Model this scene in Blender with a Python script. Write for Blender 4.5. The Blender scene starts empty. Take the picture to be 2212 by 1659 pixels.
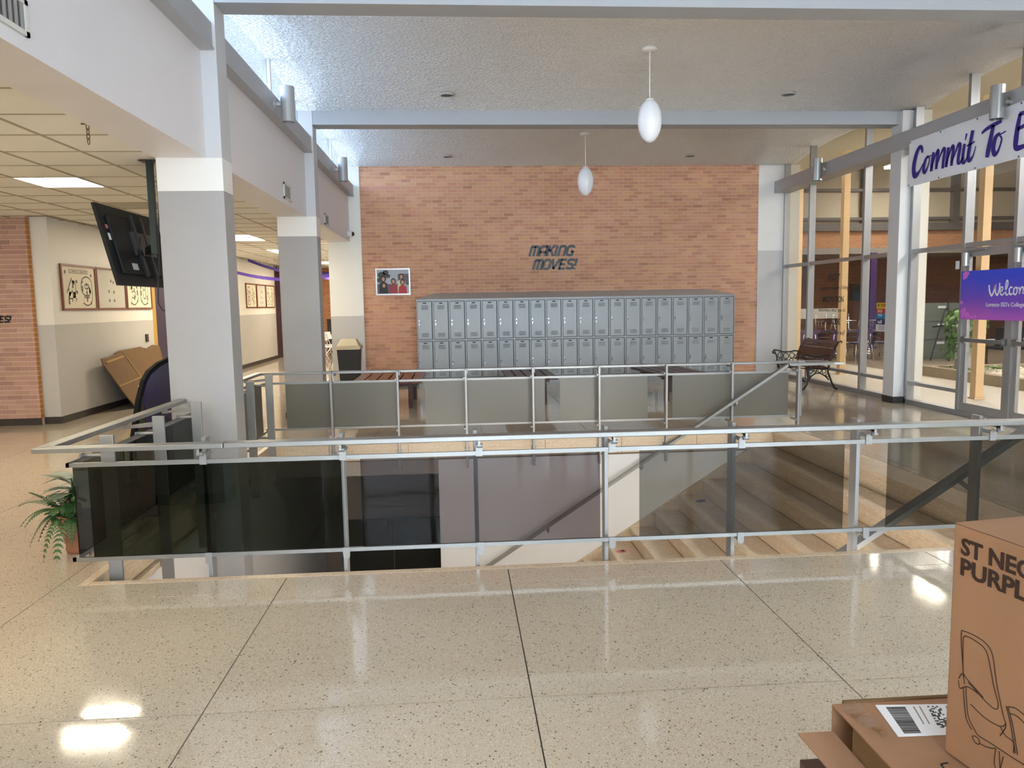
import bpy, bmesh, math, random
from mathutils import Vector, Matrix
R = math.radians
random.seed(7)
S = bpy.context.scene
COL = S.collection

# ------------------------------------------------------------------ camera
yaw, pitch, roll = 6.94406e-2, -1.04999e-1, -1.676208e-2
fw = Vector((math.sin(yaw) * math.cos(pitch), math.cos(yaw) * math.cos(pitch), math.sin(pitch)))
rt = Vector((math.cos(yaw), -math.sin(yaw), 0))
up = rt.cross(fw)
r2 = rt * math.cos(roll) + up * math.sin(roll)
u2 = -rt * math.sin(roll) + up * math.cos(roll)
cd = bpy.data.cameras.new('camera')
cd.sensor_fit = 'HORIZONTAL'; cd.sensor_width = 36.0; cd.lens = 36.0 * 1654.12 / 2212
cd.clip_start = 0.05; cd.clip_end = 200
cam = bpy.data.objects.new('camera', cd); COL.objects.link(cam)
m = Matrix.Identity(4)
for i in range(3):
    m[i][0], m[i][1], m[i][2] = r2[i], u2[i], -fw[i]
m[2][3] = 1.61
cam.matrix_world = m
S.camera = cam

# ------------------------------------------------------------------ light and exposure
S.view_settings.view_transform = 'Standard'
S.view_settings.look = 'None'
S.view_settings.exposure = 1.7
S.view_settings.gamma = 1.0
S.view_settings.use_curve_mapping = False
W = bpy.data.worlds.new('sky'); S.world = W; W.use_nodes = True
bg = W.node_tree.nodes['Background']
bg.inputs[0].default_value = (0.74, 0.87, 1.0, 1); bg.inputs[1].default_value = 5.6

def portal(loc, rot, sx, sy):
    l = bpy.data.lights.new('window_portal', 'AREA'); l.shape = 'RECTANGLE'; l.size = sx; l.size_y = sy
    l.cycles.is_portal = True
    o = bpy.data.objects.new('window_portal', l); COL.objects.link(o)
    o.location = loc; o.rotation_euler = rot
portal((-2.3, 4.6, 4.25), (0, R(-90), 0), 0.75, 22)      # left clerestory
portal((2.3, -6.55, 2.1), (R(90), 0, 0), 9, 4.1)          # unseen glazing added behind the camera for fill light
S.cycles.max_bounces = 8
S.cycles.diffuse_bounces = 4
S.cycles.glossy_bounces = 4
S.cycles.transparent_max_bounces = 16
S.cycles.caustics_reflective = False
S.cycles.caustics_refractive = False
S.cycles.use_denoising = True
S.cycles.use_adaptive_sampling = True
S.cycles.adaptive_threshold = 0.05
S.cycles.sample_clamp_indirect = 6

# ------------------------------------------------------------------ materials
MATS = {}
def newmat(name):
    mt = bpy.data.materials.new(name); mt.use_nodes = True
    nt = mt.node_tree
    return mt, nt, nt.nodes['Principled BSDF']
def N(nt, typ, **kw):
    n = nt.nodes.new(typ)
    for k, v in kw.items():
        if k.startswith('i_'):
            key = k[2:]
            key = int(key) if key.isdigit() else key.replace('_', ' ')
            n.inputs[key].default_value = v
        else:
            setattr(n, k, v)
    return n
def L(nt, a, b): nt.links.new(a, b)
def c4(c): return (c[0], c[1], c[2], 1)
def srgb(r, g, b):
    f = lambda v: (v / 255 / 12.92) if v / 255 <= 0.04045 else ((v / 255 + 0.055) / 1.055) ** 2.4
    return (f(r), f(g), f(b))
def M(name, col, rough=0.5, metal=0.0, var=0.0, vscale=6.0, bump=0.0, bscale=60.0, spec=0.5, emit=None, estr=0.0, coat=0.0):
    if name in MATS: return MATS[name]
    mt, nt, p = newmat(name)
    p.inputs['Base Color'].default_value = c4(col)
    p.inputs['Roughness'].default_value = rough
    p.inputs['Metallic'].default_value = metal
    p.inputs['Specular IOR Level'].default_value = spec
    if coat: p.inputs['Coat Weight'].default_value = coat; p.inputs['Coat Roughness'].default_value = 0.08
    if emit:
        p.inputs['Emission Color'].default_value = c4(emit); p.inputs['Emission Strength'].default_value = estr
    tc = None
    if var or bump:
        tc = N(nt, 'ShaderNodeTexCoord')
    if var:
        nz = N(nt, 'ShaderNodeTexNoise', i_Scale=vscale, i_Detail=5.0)
        L(nt, tc.outputs['Object'], nz.inputs['Vector'])
        mx = N(nt, 'ShaderNodeMix', data_type='RGBA', blend_type='MIX')
        mx.inputs[6].default_value = c4([max(0, v * (1 - var)) for v in col])
        mx.inputs[7].default_value = c4([min(1, v * (1 + var)) for v in col])
        L(nt, nz.outputs['Fac'], mx.inputs[0]); L(nt, mx.outputs[2], p.inputs['Base Color'])
    if bump:
        nb = N(nt, 'ShaderNodeTexNoise', i_Scale=bscale, i_Detail=4.0)
        L(nt, tc.outputs['Object'], nb.inputs['Vector'])
        b = N(nt, 'ShaderNodeBump', i_Strength=bump, i_Distance=0.01)
        L(nt, nb.outputs['Fac'], b.inputs['Height']); L(nt, b.outputs['Normal'], p.inputs['Normal'])
    MATS[name] = mt
    return mt

def pane_mat(name, tint, refl=1.0, rough=0.0):
    """a sheet of glass: what is behind, tinted, under a mirror layer"""
    if name in MATS: return MATS[name]
    mt, nt, p = newmat(name)
    nt.nodes.remove(p)
    out = nt.nodes['Material Output']
    tr = N(nt, 'ShaderNodeBsdfTransparent'); tr.inputs[0].default_value = c4([v ** 0.5 for v in tint])   # two faces are crossed
    gl = N(nt, 'ShaderNodeBsdfGlossy'); gl.inputs['Roughness'].default_value = rough
    fr = N(nt, 'ShaderNodeFresnel', i_IOR=1.5)
    mu = N(nt, 'ShaderNodeMath', operation='MULTIPLY'); mu.inputs[1].default_value = refl
    gm = N(nt, 'ShaderNodeNewGeometry'); fb = N(nt, 'ShaderNodeMath', operation='SUBTRACT'); fb.inputs[0].default_value = 1.0
    L(nt, gm.outputs['Backfacing'], fb.inputs[1])
    m0 = N(nt, 'ShaderNodeMath', operation='MULTIPLY'); L(nt, fr.outputs[0], m0.inputs[0]); L(nt, fb.outputs[0], m0.inputs[1])
    L(nt, m0.outputs[0], mu.inputs[0])
    mx = N(nt, 'ShaderNodeMixShader')
    L(nt, mu.outputs[0], mx.inputs[0]); L(nt, tr.outputs[0], mx.inputs[1]); L(nt, gl.outputs[0], mx.inputs[2])
    L(nt, mx.outputs[0], out.inputs['Surface'])
    MATS[name] = mt
    return mt

def terrazzo():
    mt, nt, p = newmat('terrazzo')
    tc = N(nt, 'ShaderNodeTexCoord')
    gm = N(nt, 'ShaderNodeNewGeometry')
    pos = gm.outputs['Position']
    big = N(nt, 'ShaderNodeTexNoise', i_Scale=1.3, i_Detail=3.0); L(nt, pos, big.inputs['Vector'])
    base = N(nt, 'ShaderNodeMix', data_type='RGBA')
    base.inputs[6].default_value = c4(srgb(187, 173, 152)); base.inputs[7].default_value = c4(srgb(198, 185, 166))
    L(nt, big.outputs['Fac'], base.inputs[0])
    def chips(scale, thr, col, prev, seed):
        mp = N(nt, 'ShaderNodeMapping'); mp.inputs['Location'].default_value = (seed, seed * 2, seed * 3); L(nt, pos, mp.inputs[0])
        vo = N(nt, 'ShaderNodeTexVoronoi', i_Scale=scale, feature='F1'); L(nt, mp.outputs[0], vo.inputs['Vector'])
        sep = N(nt, 'ShaderNodeSeparateColor'); L(nt, vo.outputs['Color'], sep.inputs[0])
        gt = N(nt, 'ShaderNodeMath', operation='LESS_THAN'); gt.inputs[1].default_value = thr
        L(nt, sep.outputs[0], gt.inputs[0])
        dd = N(nt, 'ShaderNodeMath', operation='LESS_THAN'); dd.inputs[1].default_value = 0.42
        L(nt, vo.outputs['Distance'], dd.inputs[0])
        mm = N(nt, 'ShaderNodeMath', operation='MULTIPLY'); L(nt, gt.outputs[0], mm.inputs[0]); L(nt, dd.outputs[0], mm.inputs[1])
        mx = N(nt, 'ShaderNodeMix', data_type='RGBA'); L(nt, mm.outputs[0], mx.inputs[0]); L(nt, prev, mx.inputs[6])
        mx.inputs[7].default_value = c4(col)
        return mx.outputs[2]
    o = base.outputs[2]
    o = chips(230, 0.30, srgb(168, 153, 131), o, 1.0)
    o = chips(190, 0.25, srgb(218, 210, 197), o, 2.7)
    o = chips(135, 0.085, srgb(136, 120, 98), o, 5.1)
    o = chips(90, 0.03, srgb(112, 98, 80), o, 8.3)
    L(nt, o, p.inputs['Base Color'])
    rn = N(nt, 'ShaderNodeTexNoise', i_Scale=2.2, i_Detail=4.0); L(nt, pos, rn.inputs['Vector'])
    mr = N(nt, 'ShaderNodeMapRange'); mr.inputs[3].default_value = 0.02; mr.inputs[4].default_value = 0.13
    L(nt, rn.outputs['Fac'], mr.inputs[0]); L(nt, mr.outputs[0], p.inputs['Roughness'])
    p.inputs['Specular IOR Level'].default_value = 1.0
    wv = N(nt, 'ShaderNodeTexNoise', i_Scale=9.0, i_Detail=2.0); L(nt, pos, wv.inputs['Vector'])
    b = N(nt, 'ShaderNodeBump', i_Strength=0.03, i_Distance=0.01); L(nt, wv.outputs['Fac'], b.inputs['Height']); L(nt, b.outputs['Normal'], p.inputs['Normal'])
    return mt

def brick_mat(name, cols, bump=0.35):
    mt, nt, p = newmat(name)
    gm = N(nt, 'ShaderNodeNewGeometry'); oi = N(nt, 'ShaderNodeObjectInfo')
    ad = N(nt, 'ShaderNodeMath', operation='ADD'); L(nt, gm.outputs['Random Per Island'], ad.inputs[0]); L(nt, oi.outputs['Random'], ad.inputs[1])
    fr = N(nt, 'ShaderNodeMath', operation='FRACT'); L(nt, ad.outputs[0], fr.inputs[0])
    rp = N(nt, 'ShaderNodeValToRGB')
    el = rp.color_ramp.elements
    el[0].position = 0; el[0].color = c4(cols[0]); el[1].position = 1; el[1].color = c4(cols[-1])
    for i, c in enumerate(cols[1:-1]):
        e = el.new((i + 1) / (len(cols) - 1)); e.color = c4(c)
    L(nt, fr.outputs[0], rp.inputs[0])
    nz = N(nt, 'ShaderNodeTexNoise', i_Scale=55.0, i_Detail=6.0); L(nt, gm.outputs['Position'], nz.inputs['Vector'])
    mx = N(nt, 'ShaderNodeMix', data_type='RGBA', blend_type='OVERLAY'); mx.inputs[0].default_value = 0.15
    L(nt, rp.outputs[0], mx.inputs[6]); L(nt, nz.outputs['Color'], mx.inputs[7])
    n2 = N(nt, 'ShaderNodeTexNoise', i_Scale=0.9, i_Detail=3.0); L(nt, gm.outputs['Position'], n2.inputs['Vector'])
    hs = N(nt, 'ShaderNodeHueSaturation'); mr = N(nt, 'ShaderNodeMapRange'); mr.inputs[3].default_value = 0.88; mr.inputs[4].default_value = 1.12
    L(nt, n2.outputs['Fac'], mr.inputs[0]); L(nt, mr.outputs[0], hs.inputs['Value']); L(nt, mx.outputs[2], hs.inputs['Color'])
    L(nt, hs.outputs[0], p.inputs['Base Color'])
    p.inputs['Roughness'].default_value = 0.75
    b = N(nt, 'ShaderNodeBump', i_Strength=bump, i_Distance=0.004); L(nt, nz.outputs['Fac'], b.inputs['Height']); L(nt, b.outputs['Normal'], p.inputs['Normal'])
    MATS[name] = mt
    return mt

def plaster_ceiling():
    mt, nt, p = newmat('popcorn_plaster')
    p.inputs['Base Color'].default_value = c4((0.92, 0.92, 0.915)); p.inputs['Roughness'].default_value = 0.95
    gm = N(nt, 'ShaderNodeNewGeometry')
    nz = N(nt, 'ShaderNodeTexNoise', i_Scale=26.0, i_Detail=3.0, i_Roughness=0.55, i_Distortion=0.6); L(nt, gm.outputs['Position'], nz.inputs['Vector'])
    rp = N(nt, 'ShaderNodeValToRGB'); rp.color_ramp.elements[0].position = 0.38; rp.color_ramp.elements[1].position = 0.62
    L(nt, nz.outputs['Fac'], rp.inputs[0])
    b = N(nt, 'ShaderNodeBump', i_Strength=1.0, i_Distance=0.02); L(nt, rp.outputs[0], b.inputs['Height']); L(nt, b.outputs['Normal'], p.inputs['Normal'])
    return mt

def two_tone(name, zsplit, hi, lo, rough=0.45):
    """wall paint: a lighter coat above the dado line, a darker one below"""
    mt, nt, p = newmat(name)
    gm = N(nt, 'ShaderNodeNewGeometry'); sp = N(nt, 'ShaderNodeSeparateXYZ'); L(nt, gm.outputs['Position'], sp.inputs[0])
    gt = N(nt, 'ShaderNodeMath', operation='GREATER_THAN'); gt.inputs[1].default_value = zsplit; L(nt, sp.outputs[2], gt.inputs[0])
    nz = N(nt, 'ShaderNodeTexNoise', i_Scale=3.0, i_Detail=4.0); L(nt, gm.outputs['Position'], nz.inputs['Vector'])
    mx = N(nt, 'ShaderNodeMix', data_type='RGBA'); L(nt, gt.outputs[0], mx.inputs[0]); mx.inputs[6].default_value = c4(lo); mx.inputs[7].default_value = c4(hi)
    hs = N(nt, 'ShaderNodeHueSaturation'); mr = N(nt, 'ShaderNodeMapRange'); mr.inputs[3].default_value = 0.96; mr.inputs[4].default_value = 1.04
    L(nt, nz.outputs['Fac'], mr.inputs[0]); L(nt, mr.outputs[0], hs.inputs['Value']); L(nt, mx.outputs[2], hs.inputs['Color'])
    L(nt, hs.outputs[0], p.inputs['Base Color']); p.inputs['Roughness'].default_value = rough
    nb = N(nt, 'ShaderNodeTexNoise', i_Scale=140.0, i_Detail=2.0); L(nt, gm.outputs['Position'], nb.inputs['Vector'])
    b = N(nt, 'ShaderNodeBump', i_Strength=0.08, i_Distance=0.003); L(nt, nb.outputs['Fac'], b.inputs['Height']); L(nt, b.outputs['Normal'], p.inputs['Normal'])
    return mt

def travertine():
    mt, nt, p = newmat('travertine')
    gm = N(nt, 'ShaderNodeNewGeometry')
    mp = N(nt, 'ShaderNodeMapping'); mp.inputs['Scale'].default_value = (2.0, 2.0, 26.0); L(nt, gm.outputs['Position'], mp.inputs[0])
    nz = N(nt, 'ShaderNodeTexNoise', i_Scale=1.6, i_Detail=8.0, i_Roughness=0.65); L(nt, mp.outputs[0], nz.inputs['Vector'])
    rp = N(nt, 'ShaderNodeValToRGB')
    rp.color_ramp.elements[0].position = 0.32; rp.color_ramp.elements[0].color = c4(srgb(180, 154, 124))
    rp.color_ramp.elements[1].position = 0.68; rp.color_ramp.elements[1].color = c4(srgb(222, 204, 178))
    n3 = N(nt, 'ShaderNodeTexNoise', i_Scale=34.0, i_Detail=6.0, i_Roughness=0.7); m3 = N(nt, 'ShaderNodeMapping'); m3.inputs['Scale'].default_value = (1.6, 0.5, 1.6)
    L(nt, gm.outputs['Position'], m3.inputs[0]); L(nt, m3.outputs[0], n3.inputs['Vector'])
    av = N(nt, 'ShaderNodeMix', data_type='FLOAT'); av.inputs[0].default_value = 0.62; L(nt, nz.outputs['Fac'], av.inputs[2]); L(nt, n3.outputs['Fac'], av.inputs[3])
    L(nt, av.outputs[0], rp.inputs[0]); L(nt, rp.outputs[0], p.inputs['Base Color'])
    p.inputs['Roughness'].default_value = 0.38
    n2 = N(nt, 'ShaderNodeTexNoise', i_Scale=70.0, i_Detail=3.0); L(nt, gm.outputs['Position'], n2.inputs['Vector'])
    b = N(nt, 'ShaderNodeBump', i_Strength=0.15, i_Distance=0.004); L(nt, n2.outputs['Fac'], b.inputs['Height']); L(nt, b.outputs['Normal'], p.inputs['Normal'])
    return mt

def wall_brick(name, c1, c2, mortar, sx=1.0):
    """brickwork too far away to tell the bricks apart"""
    mt, nt, p = newmat(name)
    gm = N(nt, 'ShaderNodeNewGeometry'); sp = N(nt, 'ShaderNodeSeparateXYZ'); L(nt, gm.outputs['Position'], sp.inputs[0])
    cb = N(nt, 'ShaderNodeCombineXYZ'); L(nt, sp.outputs[0], cb.inputs[0]); L(nt, sp.outputs[2], cb.inputs[1])
    br = N(nt, 'ShaderNodeTexBrick', i_Scale=1.0); L(nt, cb.outputs[0], br.inputs['Vector'])
    br.inputs['Color1'].default_value = c4(c1); br.inputs['Color2'].default_value = c4(c2); br.inputs['Mortar'].default_value = c4(mortar)
    br.inputs['Mortar Size'].default_value = 0.008; br.inputs['Brick Width'].default_value = 0.2032; br.inputs['Row Height'].default_value = 0.0677
    L(nt, br.outputs['Color'], p.inputs['Base Color']); p.inputs['Roughness'].default_value = 0.8
    b = N(nt, 'ShaderNodeBump', i_Strength=0.3, i_Distance=0.004); b.invert = True; L(nt, br.outputs['Fac'], b.inputs['Height']); L(nt, b.outputs['Normal'], p.inputs['Normal'])
    return mt

def cardboard(name, col):
    mt, nt, p = newmat(name)
    tc = N(nt, 'ShaderNodeTexCoord')
    nz = N(nt, 'ShaderNodeTexNoise', i_Scale=9.0, i_Detail=8.0); L(nt, tc.outputs['Object'], nz.inputs['Vector'])
    mx = N(nt, 'ShaderNodeMix', data_type='RGBA'); mx.inputs[6].default_value = c4([v * 0.86 for v in col]); mx.inputs[7].default_value = c4([v * 1.1 for v in col])
    L(nt, nz.outputs['Fac'], mx.inputs[0]); L(nt, mx.outputs[2], p.inputs['Base Color']); p.inputs['Roughness'].default_value = 0.82
    wv = N(nt, 'ShaderNodeTexWave', i_Scale=60.0, wave_type='BANDS'); L(nt, tc.outputs['Object'], wv.inputs['Vector'])
    b = N(nt, 'ShaderNodeBump', i_Strength=0.03, i_Distance=0.002); L(nt, wv.outputs['Fac'], b.inputs['Height']); L(nt, b.outputs['Normal'], p.inputs['Normal'])
    return mt

def welcome_mat():
    """printed sheet: blue running into purple and pink"""
    mt, nt, p = newmat('printed_welcome_sheet')
    tc = N(nt, 'ShaderNodeTexCoord'); sp = N(nt, 'ShaderNodeSeparateXYZ'); L(nt, tc.outputs['Generated'], sp.inputs[0])
    nz = N(nt, 'ShaderNodeTexNoise', i_Scale=3.0, i_Detail=3.0); L(nt, tc.outputs['Generated'], nz.inputs['Vector'])
    ad = N(nt, 'ShaderNodeMath', operation='MULTIPLY_ADD'); ad.inputs[1].default_value = 0.35; L(nt, nz.outputs['Fac'], ad.inputs[0])
    L(nt, sp.outputs[2], ad.inputs[2])
    rp = N(nt, 'ShaderNodeValToRGB'); e = rp.color_ramp.elements
    e[0].position = 0.15; e[0].color = c4(srgb(186, 96, 196)); e[1].position = 1.0; e[1].color = c4(srgb(52, 74, 214))
    k = e.new(0.55); k.color = c4(srgb(122, 78, 196))
    L(nt, ad.outputs[0], rp.inputs[0]); L(nt, rp.outputs[0], p.inputs['Base Color']); p.inputs['Roughness'].default_value = 0.4
    return mt

TERR = terrazzo(); TRAV = travertine(); POP = plaster_ceiling()
WHITE = M('white_paint', (0.78, 0.77, 0.76), 0.5, bump=0.08, bscale=140, var=0.03, vscale=3)
GREYP = (0.36, 0.355, 0.36)
WALLP = two_tone('dado_wall_paint', 1.415, (0.78, 0.75, 0.68), (0.50, 0.48, 0.45))
PIERP = two_tone('pier_paint', 2.605, (0.78, 0.77, 0.75), GREYP)
STEEL = M('painted_channel_steel', (0.42, 0.42, 0.43), 0.45, 0.25, var=0.05)
BEAMP = M('beam_paint', (0.36, 0.375, 0.40), 0.5, var=0.03)
ALU = M('brushed_aluminium', (0.27, 0.265, 0.255), 0.45, 0.85, var=0.08, vscale=9)
ALUW = M('satin_aluminium', (0.27, 0.265, 0.255), 0.40, 0.75, var=0.06, vscale=8)
POSTM = M('post_steel', (0.30, 0.295, 0.29), 0.42, 0.55, var=0.1)
MULL = M('mullion_aluminium', (0.38, 0.375, 0.37), 0.4, 0.6, var=0.06)
CHROME = M('chrome', (0.75, 0.75, 0.76), 0.16, 1.0)
BLACK = M('black_plastic', (0.015, 0.015, 0.016), 0.4)
DARK = M('dark_base_rubber', (0.035, 0.028, 0.024), 0.45)
CLEAR = pane_mat('clear_glass', (0.96, 0.97, 0.96))
DIMMED = pane_mat('dimmed_clerestory_glass', (0.40, 0.45, 0.53))  # tint added to cut the daylight through the clerestory
SMOKE_D = pane_mat('dark_smoked_glass', (0.05, 0.068, 0.056), 0.6)
SMOKE_P = pane_mat('smoked_glass', (0.29, 0.265, 0.285), 0.25)
SMOKE_G = pane_mat('grey_smoked_glass', (0.30, 0.29, 0.265), 0.3)
PANEL = M('grey_panel', srgb(98, 94, 84), 0.35, var=0.05, vscale=2)
BRICK = brick_mat('clay_brick', [srgb(188, 134, 108), srgb(204, 150, 118), srgb(212, 164, 132), srgb(198, 142, 118), srgb(212, 164, 122), srgb(176, 122, 98)])
BRICKL = brick_mat('rose_brick', [srgb(160, 122, 110), srgb(178, 138, 124), srgb(188, 150, 134), srgb(170, 130, 120), srgb(182, 146, 122)])
MORT = M('mortar', srgb(226, 200, 178), 0.9, var=0.08, vscale=20)
LOCK = M('locker_paint', srgb(166, 171, 174), 0.4, 0.1, var=0.02)
LOCKD = M('locker_gap', (0.03, 0.032, 0.035), 0.6)
BENCHW = M('dark_brown_wood', srgb(70, 40, 30), 0.35, var=0.25, vscale=4)
BENCHO = M('red_brown_wood', srgb(112, 60, 38), 0.3, var=0.2, vscale=4)
CARD = cardboard('cardboard', srgb(156, 116, 86))
CARD2 = cardboard('old_cardboard', srgb(112, 84, 50))
INK = M('brown_ink', srgb(48, 28, 18), 0.7)
WHITEP = M('white_paper', (0.82, 0.82, 0.85), 0.6)
PURPLE = M('purple_ink', srgb(46, 22, 130), 0.5)
BLACKV = M('black_vinyl', srgb(16, 12, 14), 0.4)

# ------------------------------------------------------------------ mesh helpers
def wl(o):
    v = Vector((0, 0, 0))
    while o is not None:
        v += o.location; o = o.parent
    return v
class MB:
    def __init__(s): s.v = []; s.f = []
    def add(s, vs, fs):
        b = len(s.v); s.v += [Vector(v) for v in vs]; s.f += [[b + i for i in f] for f in fs]; return s
    def box(s, x0, x1, y0, y1, z0, z1):
        return s.add([(x0, y0, z0), (x1, y0, z0), (x1, y1, z0), (x0, y1, z0), (x0, y0, z1), (x1, y0, z1), (x1, y1, z1), (x0, y1, z1)],
                     [(3, 2, 1, 0), (4, 5, 6, 7), (0, 1, 5, 4), (1, 2, 6, 5), (2, 3, 7, 6), (3, 0, 4, 7)])
    def hexa(s, p):   # 8 corners, bottom four then top four
        return s.add(p, [(3, 2, 1, 0), (4, 5, 6, 7), (0, 1, 5, 4), (1, 2, 6, 5), (2, 3, 7, 6), (3, 0, 4, 7)])
    def bar(s, a, b, w, h, upv=(0, 0, 1)):   # box beam from a to b, width w (side) and height h
        a, b = Vector(a), Vector(b); d = (b - a).normalized(); u = Vector(upv)
        sd = d.cross(u)
        if sd.length < 1e-5: sd = d.cross(Vector((0, 1, 0)))
        sd.normalize(); u = sd.cross(d).normalized()
        p = []
        for c in (a, b):
            p += [c - sd * w / 2 - u * h / 2, c + sd * w / 2 - u * h / 2, c + sd * w / 2 + u * h / 2, c - sd * w / 2 + u * h / 2]
        return s.add(p, [(0, 1, 2, 3), (7, 6, 5, 4), (0, 4, 5, 1), (1, 5, 6, 2), (2, 6, 7, 3), (3, 7, 4, 0)])
    def prism(s, pts, axis, lo, hi):   # polygon in the plane across AXIS, extruded from lo to hi
        def mk(a, b, c):
            return (c, a, b) if axis == 'x' else (a, c, b) if axis == 'y' else (a, b, c)
        n = len(pts)
        return s.add([mk(a, b, lo) for a, b in pts] + [mk(a, b, hi) for a, b in pts],
                     [list(range(n))[::-1], list(range(n, 2 * n))] + [(i, (i + 1) % n, n + (i + 1) % n, n + i) for i in range(n)])
    def tube(s, path, r, n=8, cap=True, closed=False):
        path = [Vector(p) for p in path]; k = len(path); rs = r if isinstance(r, (list, tuple)) else [r] * k
        b = len(s.v); pn = None
        for i, p in enumerate(path):
            if closed: t = (path[(i + 1) % k] - path[i - 1])
            else: t = (path[min(i + 1, k - 1)] - path[max(i - 1, 0)])
            if t.length < 1e-9: t = Vector((0, 0, 1))
            t.normalize()
            if pn is None:
                pn = t.cross(Vector((0, 0, 1)))
                if pn.length < 1e-3: pn = t.cross(Vector((1, 0, 0)))
            pn = (pn - t * pn.dot(t)).normalized(); q = t.cross(pn)
            for j in range(n):
                a = 2 * math.pi * j / n; s.v.append(p + (pn * math.cos(a) + q * math.sin(a)) * rs[i])
        for i in range(k if closed else k - 1):
            i2 = (i + 1) % k
            for j in range(n):
                j2 = (j + 1) % n; s.f.append([b + i * n + j, b + i * n + j2, b + i2 * n + j2, b + i2 * n + j])
        if cap and not closed:
            s.f.append([b + j for j in range(n)][::-1]); s.f.append([b + (k - 1) * n + j for j in range(n)])
        return s
    def lathe(s, prof, c, n=24, axis='z', cap=True):
        b = len(s.v); k = len(prof)
        for r, h in prof:
            for j in range(n):
                a = 2 * math.pi * j / n; x, y = r * math.cos(a), r * math.sin(a)
                o = (x, y, h) if axis == 'z' else (h, x, y) if axis == 'x' else (x, h, y)
                s.v.append(Vector(c) + Vector(o))
        for i in range(k - 1):
            for j in range(n):
                j2 = (j + 1) % n; s.f.append([b + i * n + j, b + i * n + j2, b + (i + 1) * n + j2, b + (i + 1) * n + j])
        if not cap: return s
        if prof[0][0] > 1e-6: s.f.append([b + j for j in range(n)][::-1])
        if prof[-1][0] > 1e-6: s.f.append([b + (k - 1) * n + j for j in range(n)])
        return s
    def build(s, name, mat, parent=None, smooth=False, bevel=0.0, label=None, cat=None, group=None, kind=None, loc=None):
        me = bpy.data.meshes.new(name)
        off = Vector((0, 0, 0))
        if parent is not None: off = wl(parent)
        elif loc is not None: off = Vector(loc)
        me.from_pydata([tuple(v - off) for v in s.v], [], s.f)
        bm = bmesh.new(); bm.from_mesh(me); bmesh.ops.recalc_face_normals(bm, faces=bm.faces); bm.to_mesh(me); bm.free()
        me.materials.append(mat)
        if smooth:
            for p in me.polygons: p.use_smooth = True
        o = bpy.data.objects.new(name, me); COL.objects.link(o)
        if parent is not None: o.parent = parent
        else: o.location = off
        if bevel:
            md = o.modifiers.new('bevel', 'BEVEL'); md.width = bevel; md.segments = 2; md.limit_method = 'ANGLE'; md.angle_limit = R(40)
        tag(o, label, cat, group, kind)
        return o
def tag(o, label=None, cat=None, group=None, kind=None):
    if label: o['label'] = label
    if cat: o['category'] = cat
    if group: o['group'] = group
    if kind: o['kind'] = kind
    return o
def T(name, label, cat, loc=(0, 0, 0), group=None):
    o = bpy.data.objects.new(name, None); COL.objects.link(o); o.location = loc; o.empty_display_size = 0.1
    return tag(o, label, cat, group)
def struct(mb, name, mat, parent=None, smooth=False, bevel=0.0):
    return mb.build(name, mat, parent, smooth=smooth, bevel=bevel, kind=None if parent else 'structure')
def copy_tree(o, parent=None):
    c = o.copy(); COL.objects.link(c); c.parent = parent
    for ch in list(o.children): copy_tree(ch, c)
    return c
def text_mb(body, size, xf, depth=0.002, shear=0.0, sx=1.0, spacing=1.0, offset=0.0, align='LEFT'):
    """lettering as real geometry; xf maps (u, v, w) of the text plane to the world"""
    cu = bpy.data.curves.new('lettering', 'FONT'); cu.body = body; cu.size = size; cu.shear = shear; cu.space_character = spacing
    cu.extrude = depth / 2; cu.offset = offset; cu.align_x = align; cu.resolution_u = 3
    ob = bpy.data.objects.new('lettering', cu); COL.objects.link(ob)
    dg = bpy.context.evaluated_depsgraph_get(); me = bpy.data.meshes.new_from_object(ob.evaluated_get(dg))
    mb = MB(); mb.add([xf(v.co.x * sx, v.co.y, v.co.z) for v in me.vertices], [list(p.vertices) for p in me.polygons])
    bpy.data.objects.remove(ob); bpy.data.curves.remove(cu); bpy.data.meshes.remove(me)
    return mb
def stroke_mb(strokes, xf, depth=0.002):
    """brush strokes: lists of (u, v, width)"""
    mb = MB()
    for st in strokes:
        pts = []
        # smooth by Catmull-Rom
        P = [Vector(p) for p in st]
        for i in range(len(P) - 1):
            p0, p1, p2, p3 = P[max(i - 1, 0)], P[i], P[i + 1], P[min(i + 2, len(P) - 1)]
            for k in range(5):
                t = k / 5
                pts.append(0.5 * ((2 * p1) + (-p0 + p2) * t + (2 * p0 - 5 * p1 + 4 * p2 - p3) * t * t + (-p0 + 3 * p1 - 3 * p2 + p3) * t ** 3))
        pts.append(P[-1])
        k = len(pts); vs = []
        for i, p in enumerate(pts):
            d = pts[min(i + 1, k - 1)] - pts[max(i - 1, 0)]; d = Vector((d.x, d.y, 0))
            if d.length < 1e-9: d = Vector((1, 0, 0))
            d.normalize(); nn = Vector((-d.y, d.x, 0)) * p.z / 2
            for sg in (1, -1):
                q = Vector((p.x, p.y, 0)) + nn * sg
                vs += [xf(q.x, q.y, 0), xf(q.x, q.y, depth)]
        fs = []
        for i in range(k - 1):
            a, b = i * 4, (i + 1) * 4
            fs += [(a + 1, b + 1, b + 3, a + 3), (a, a + 2, b + 2, b), (a, b, b + 1, a + 1), (a + 2, a + 3, b + 3, b + 2)]
        fs += [(0, 1, 3, 2), ((k - 1) * 4, (k - 1) * 4 + 2, (k - 1) * 4 + 3, (k - 1) * 4 + 1)]
        mb.add(vs, fs)
    return mb
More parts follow.
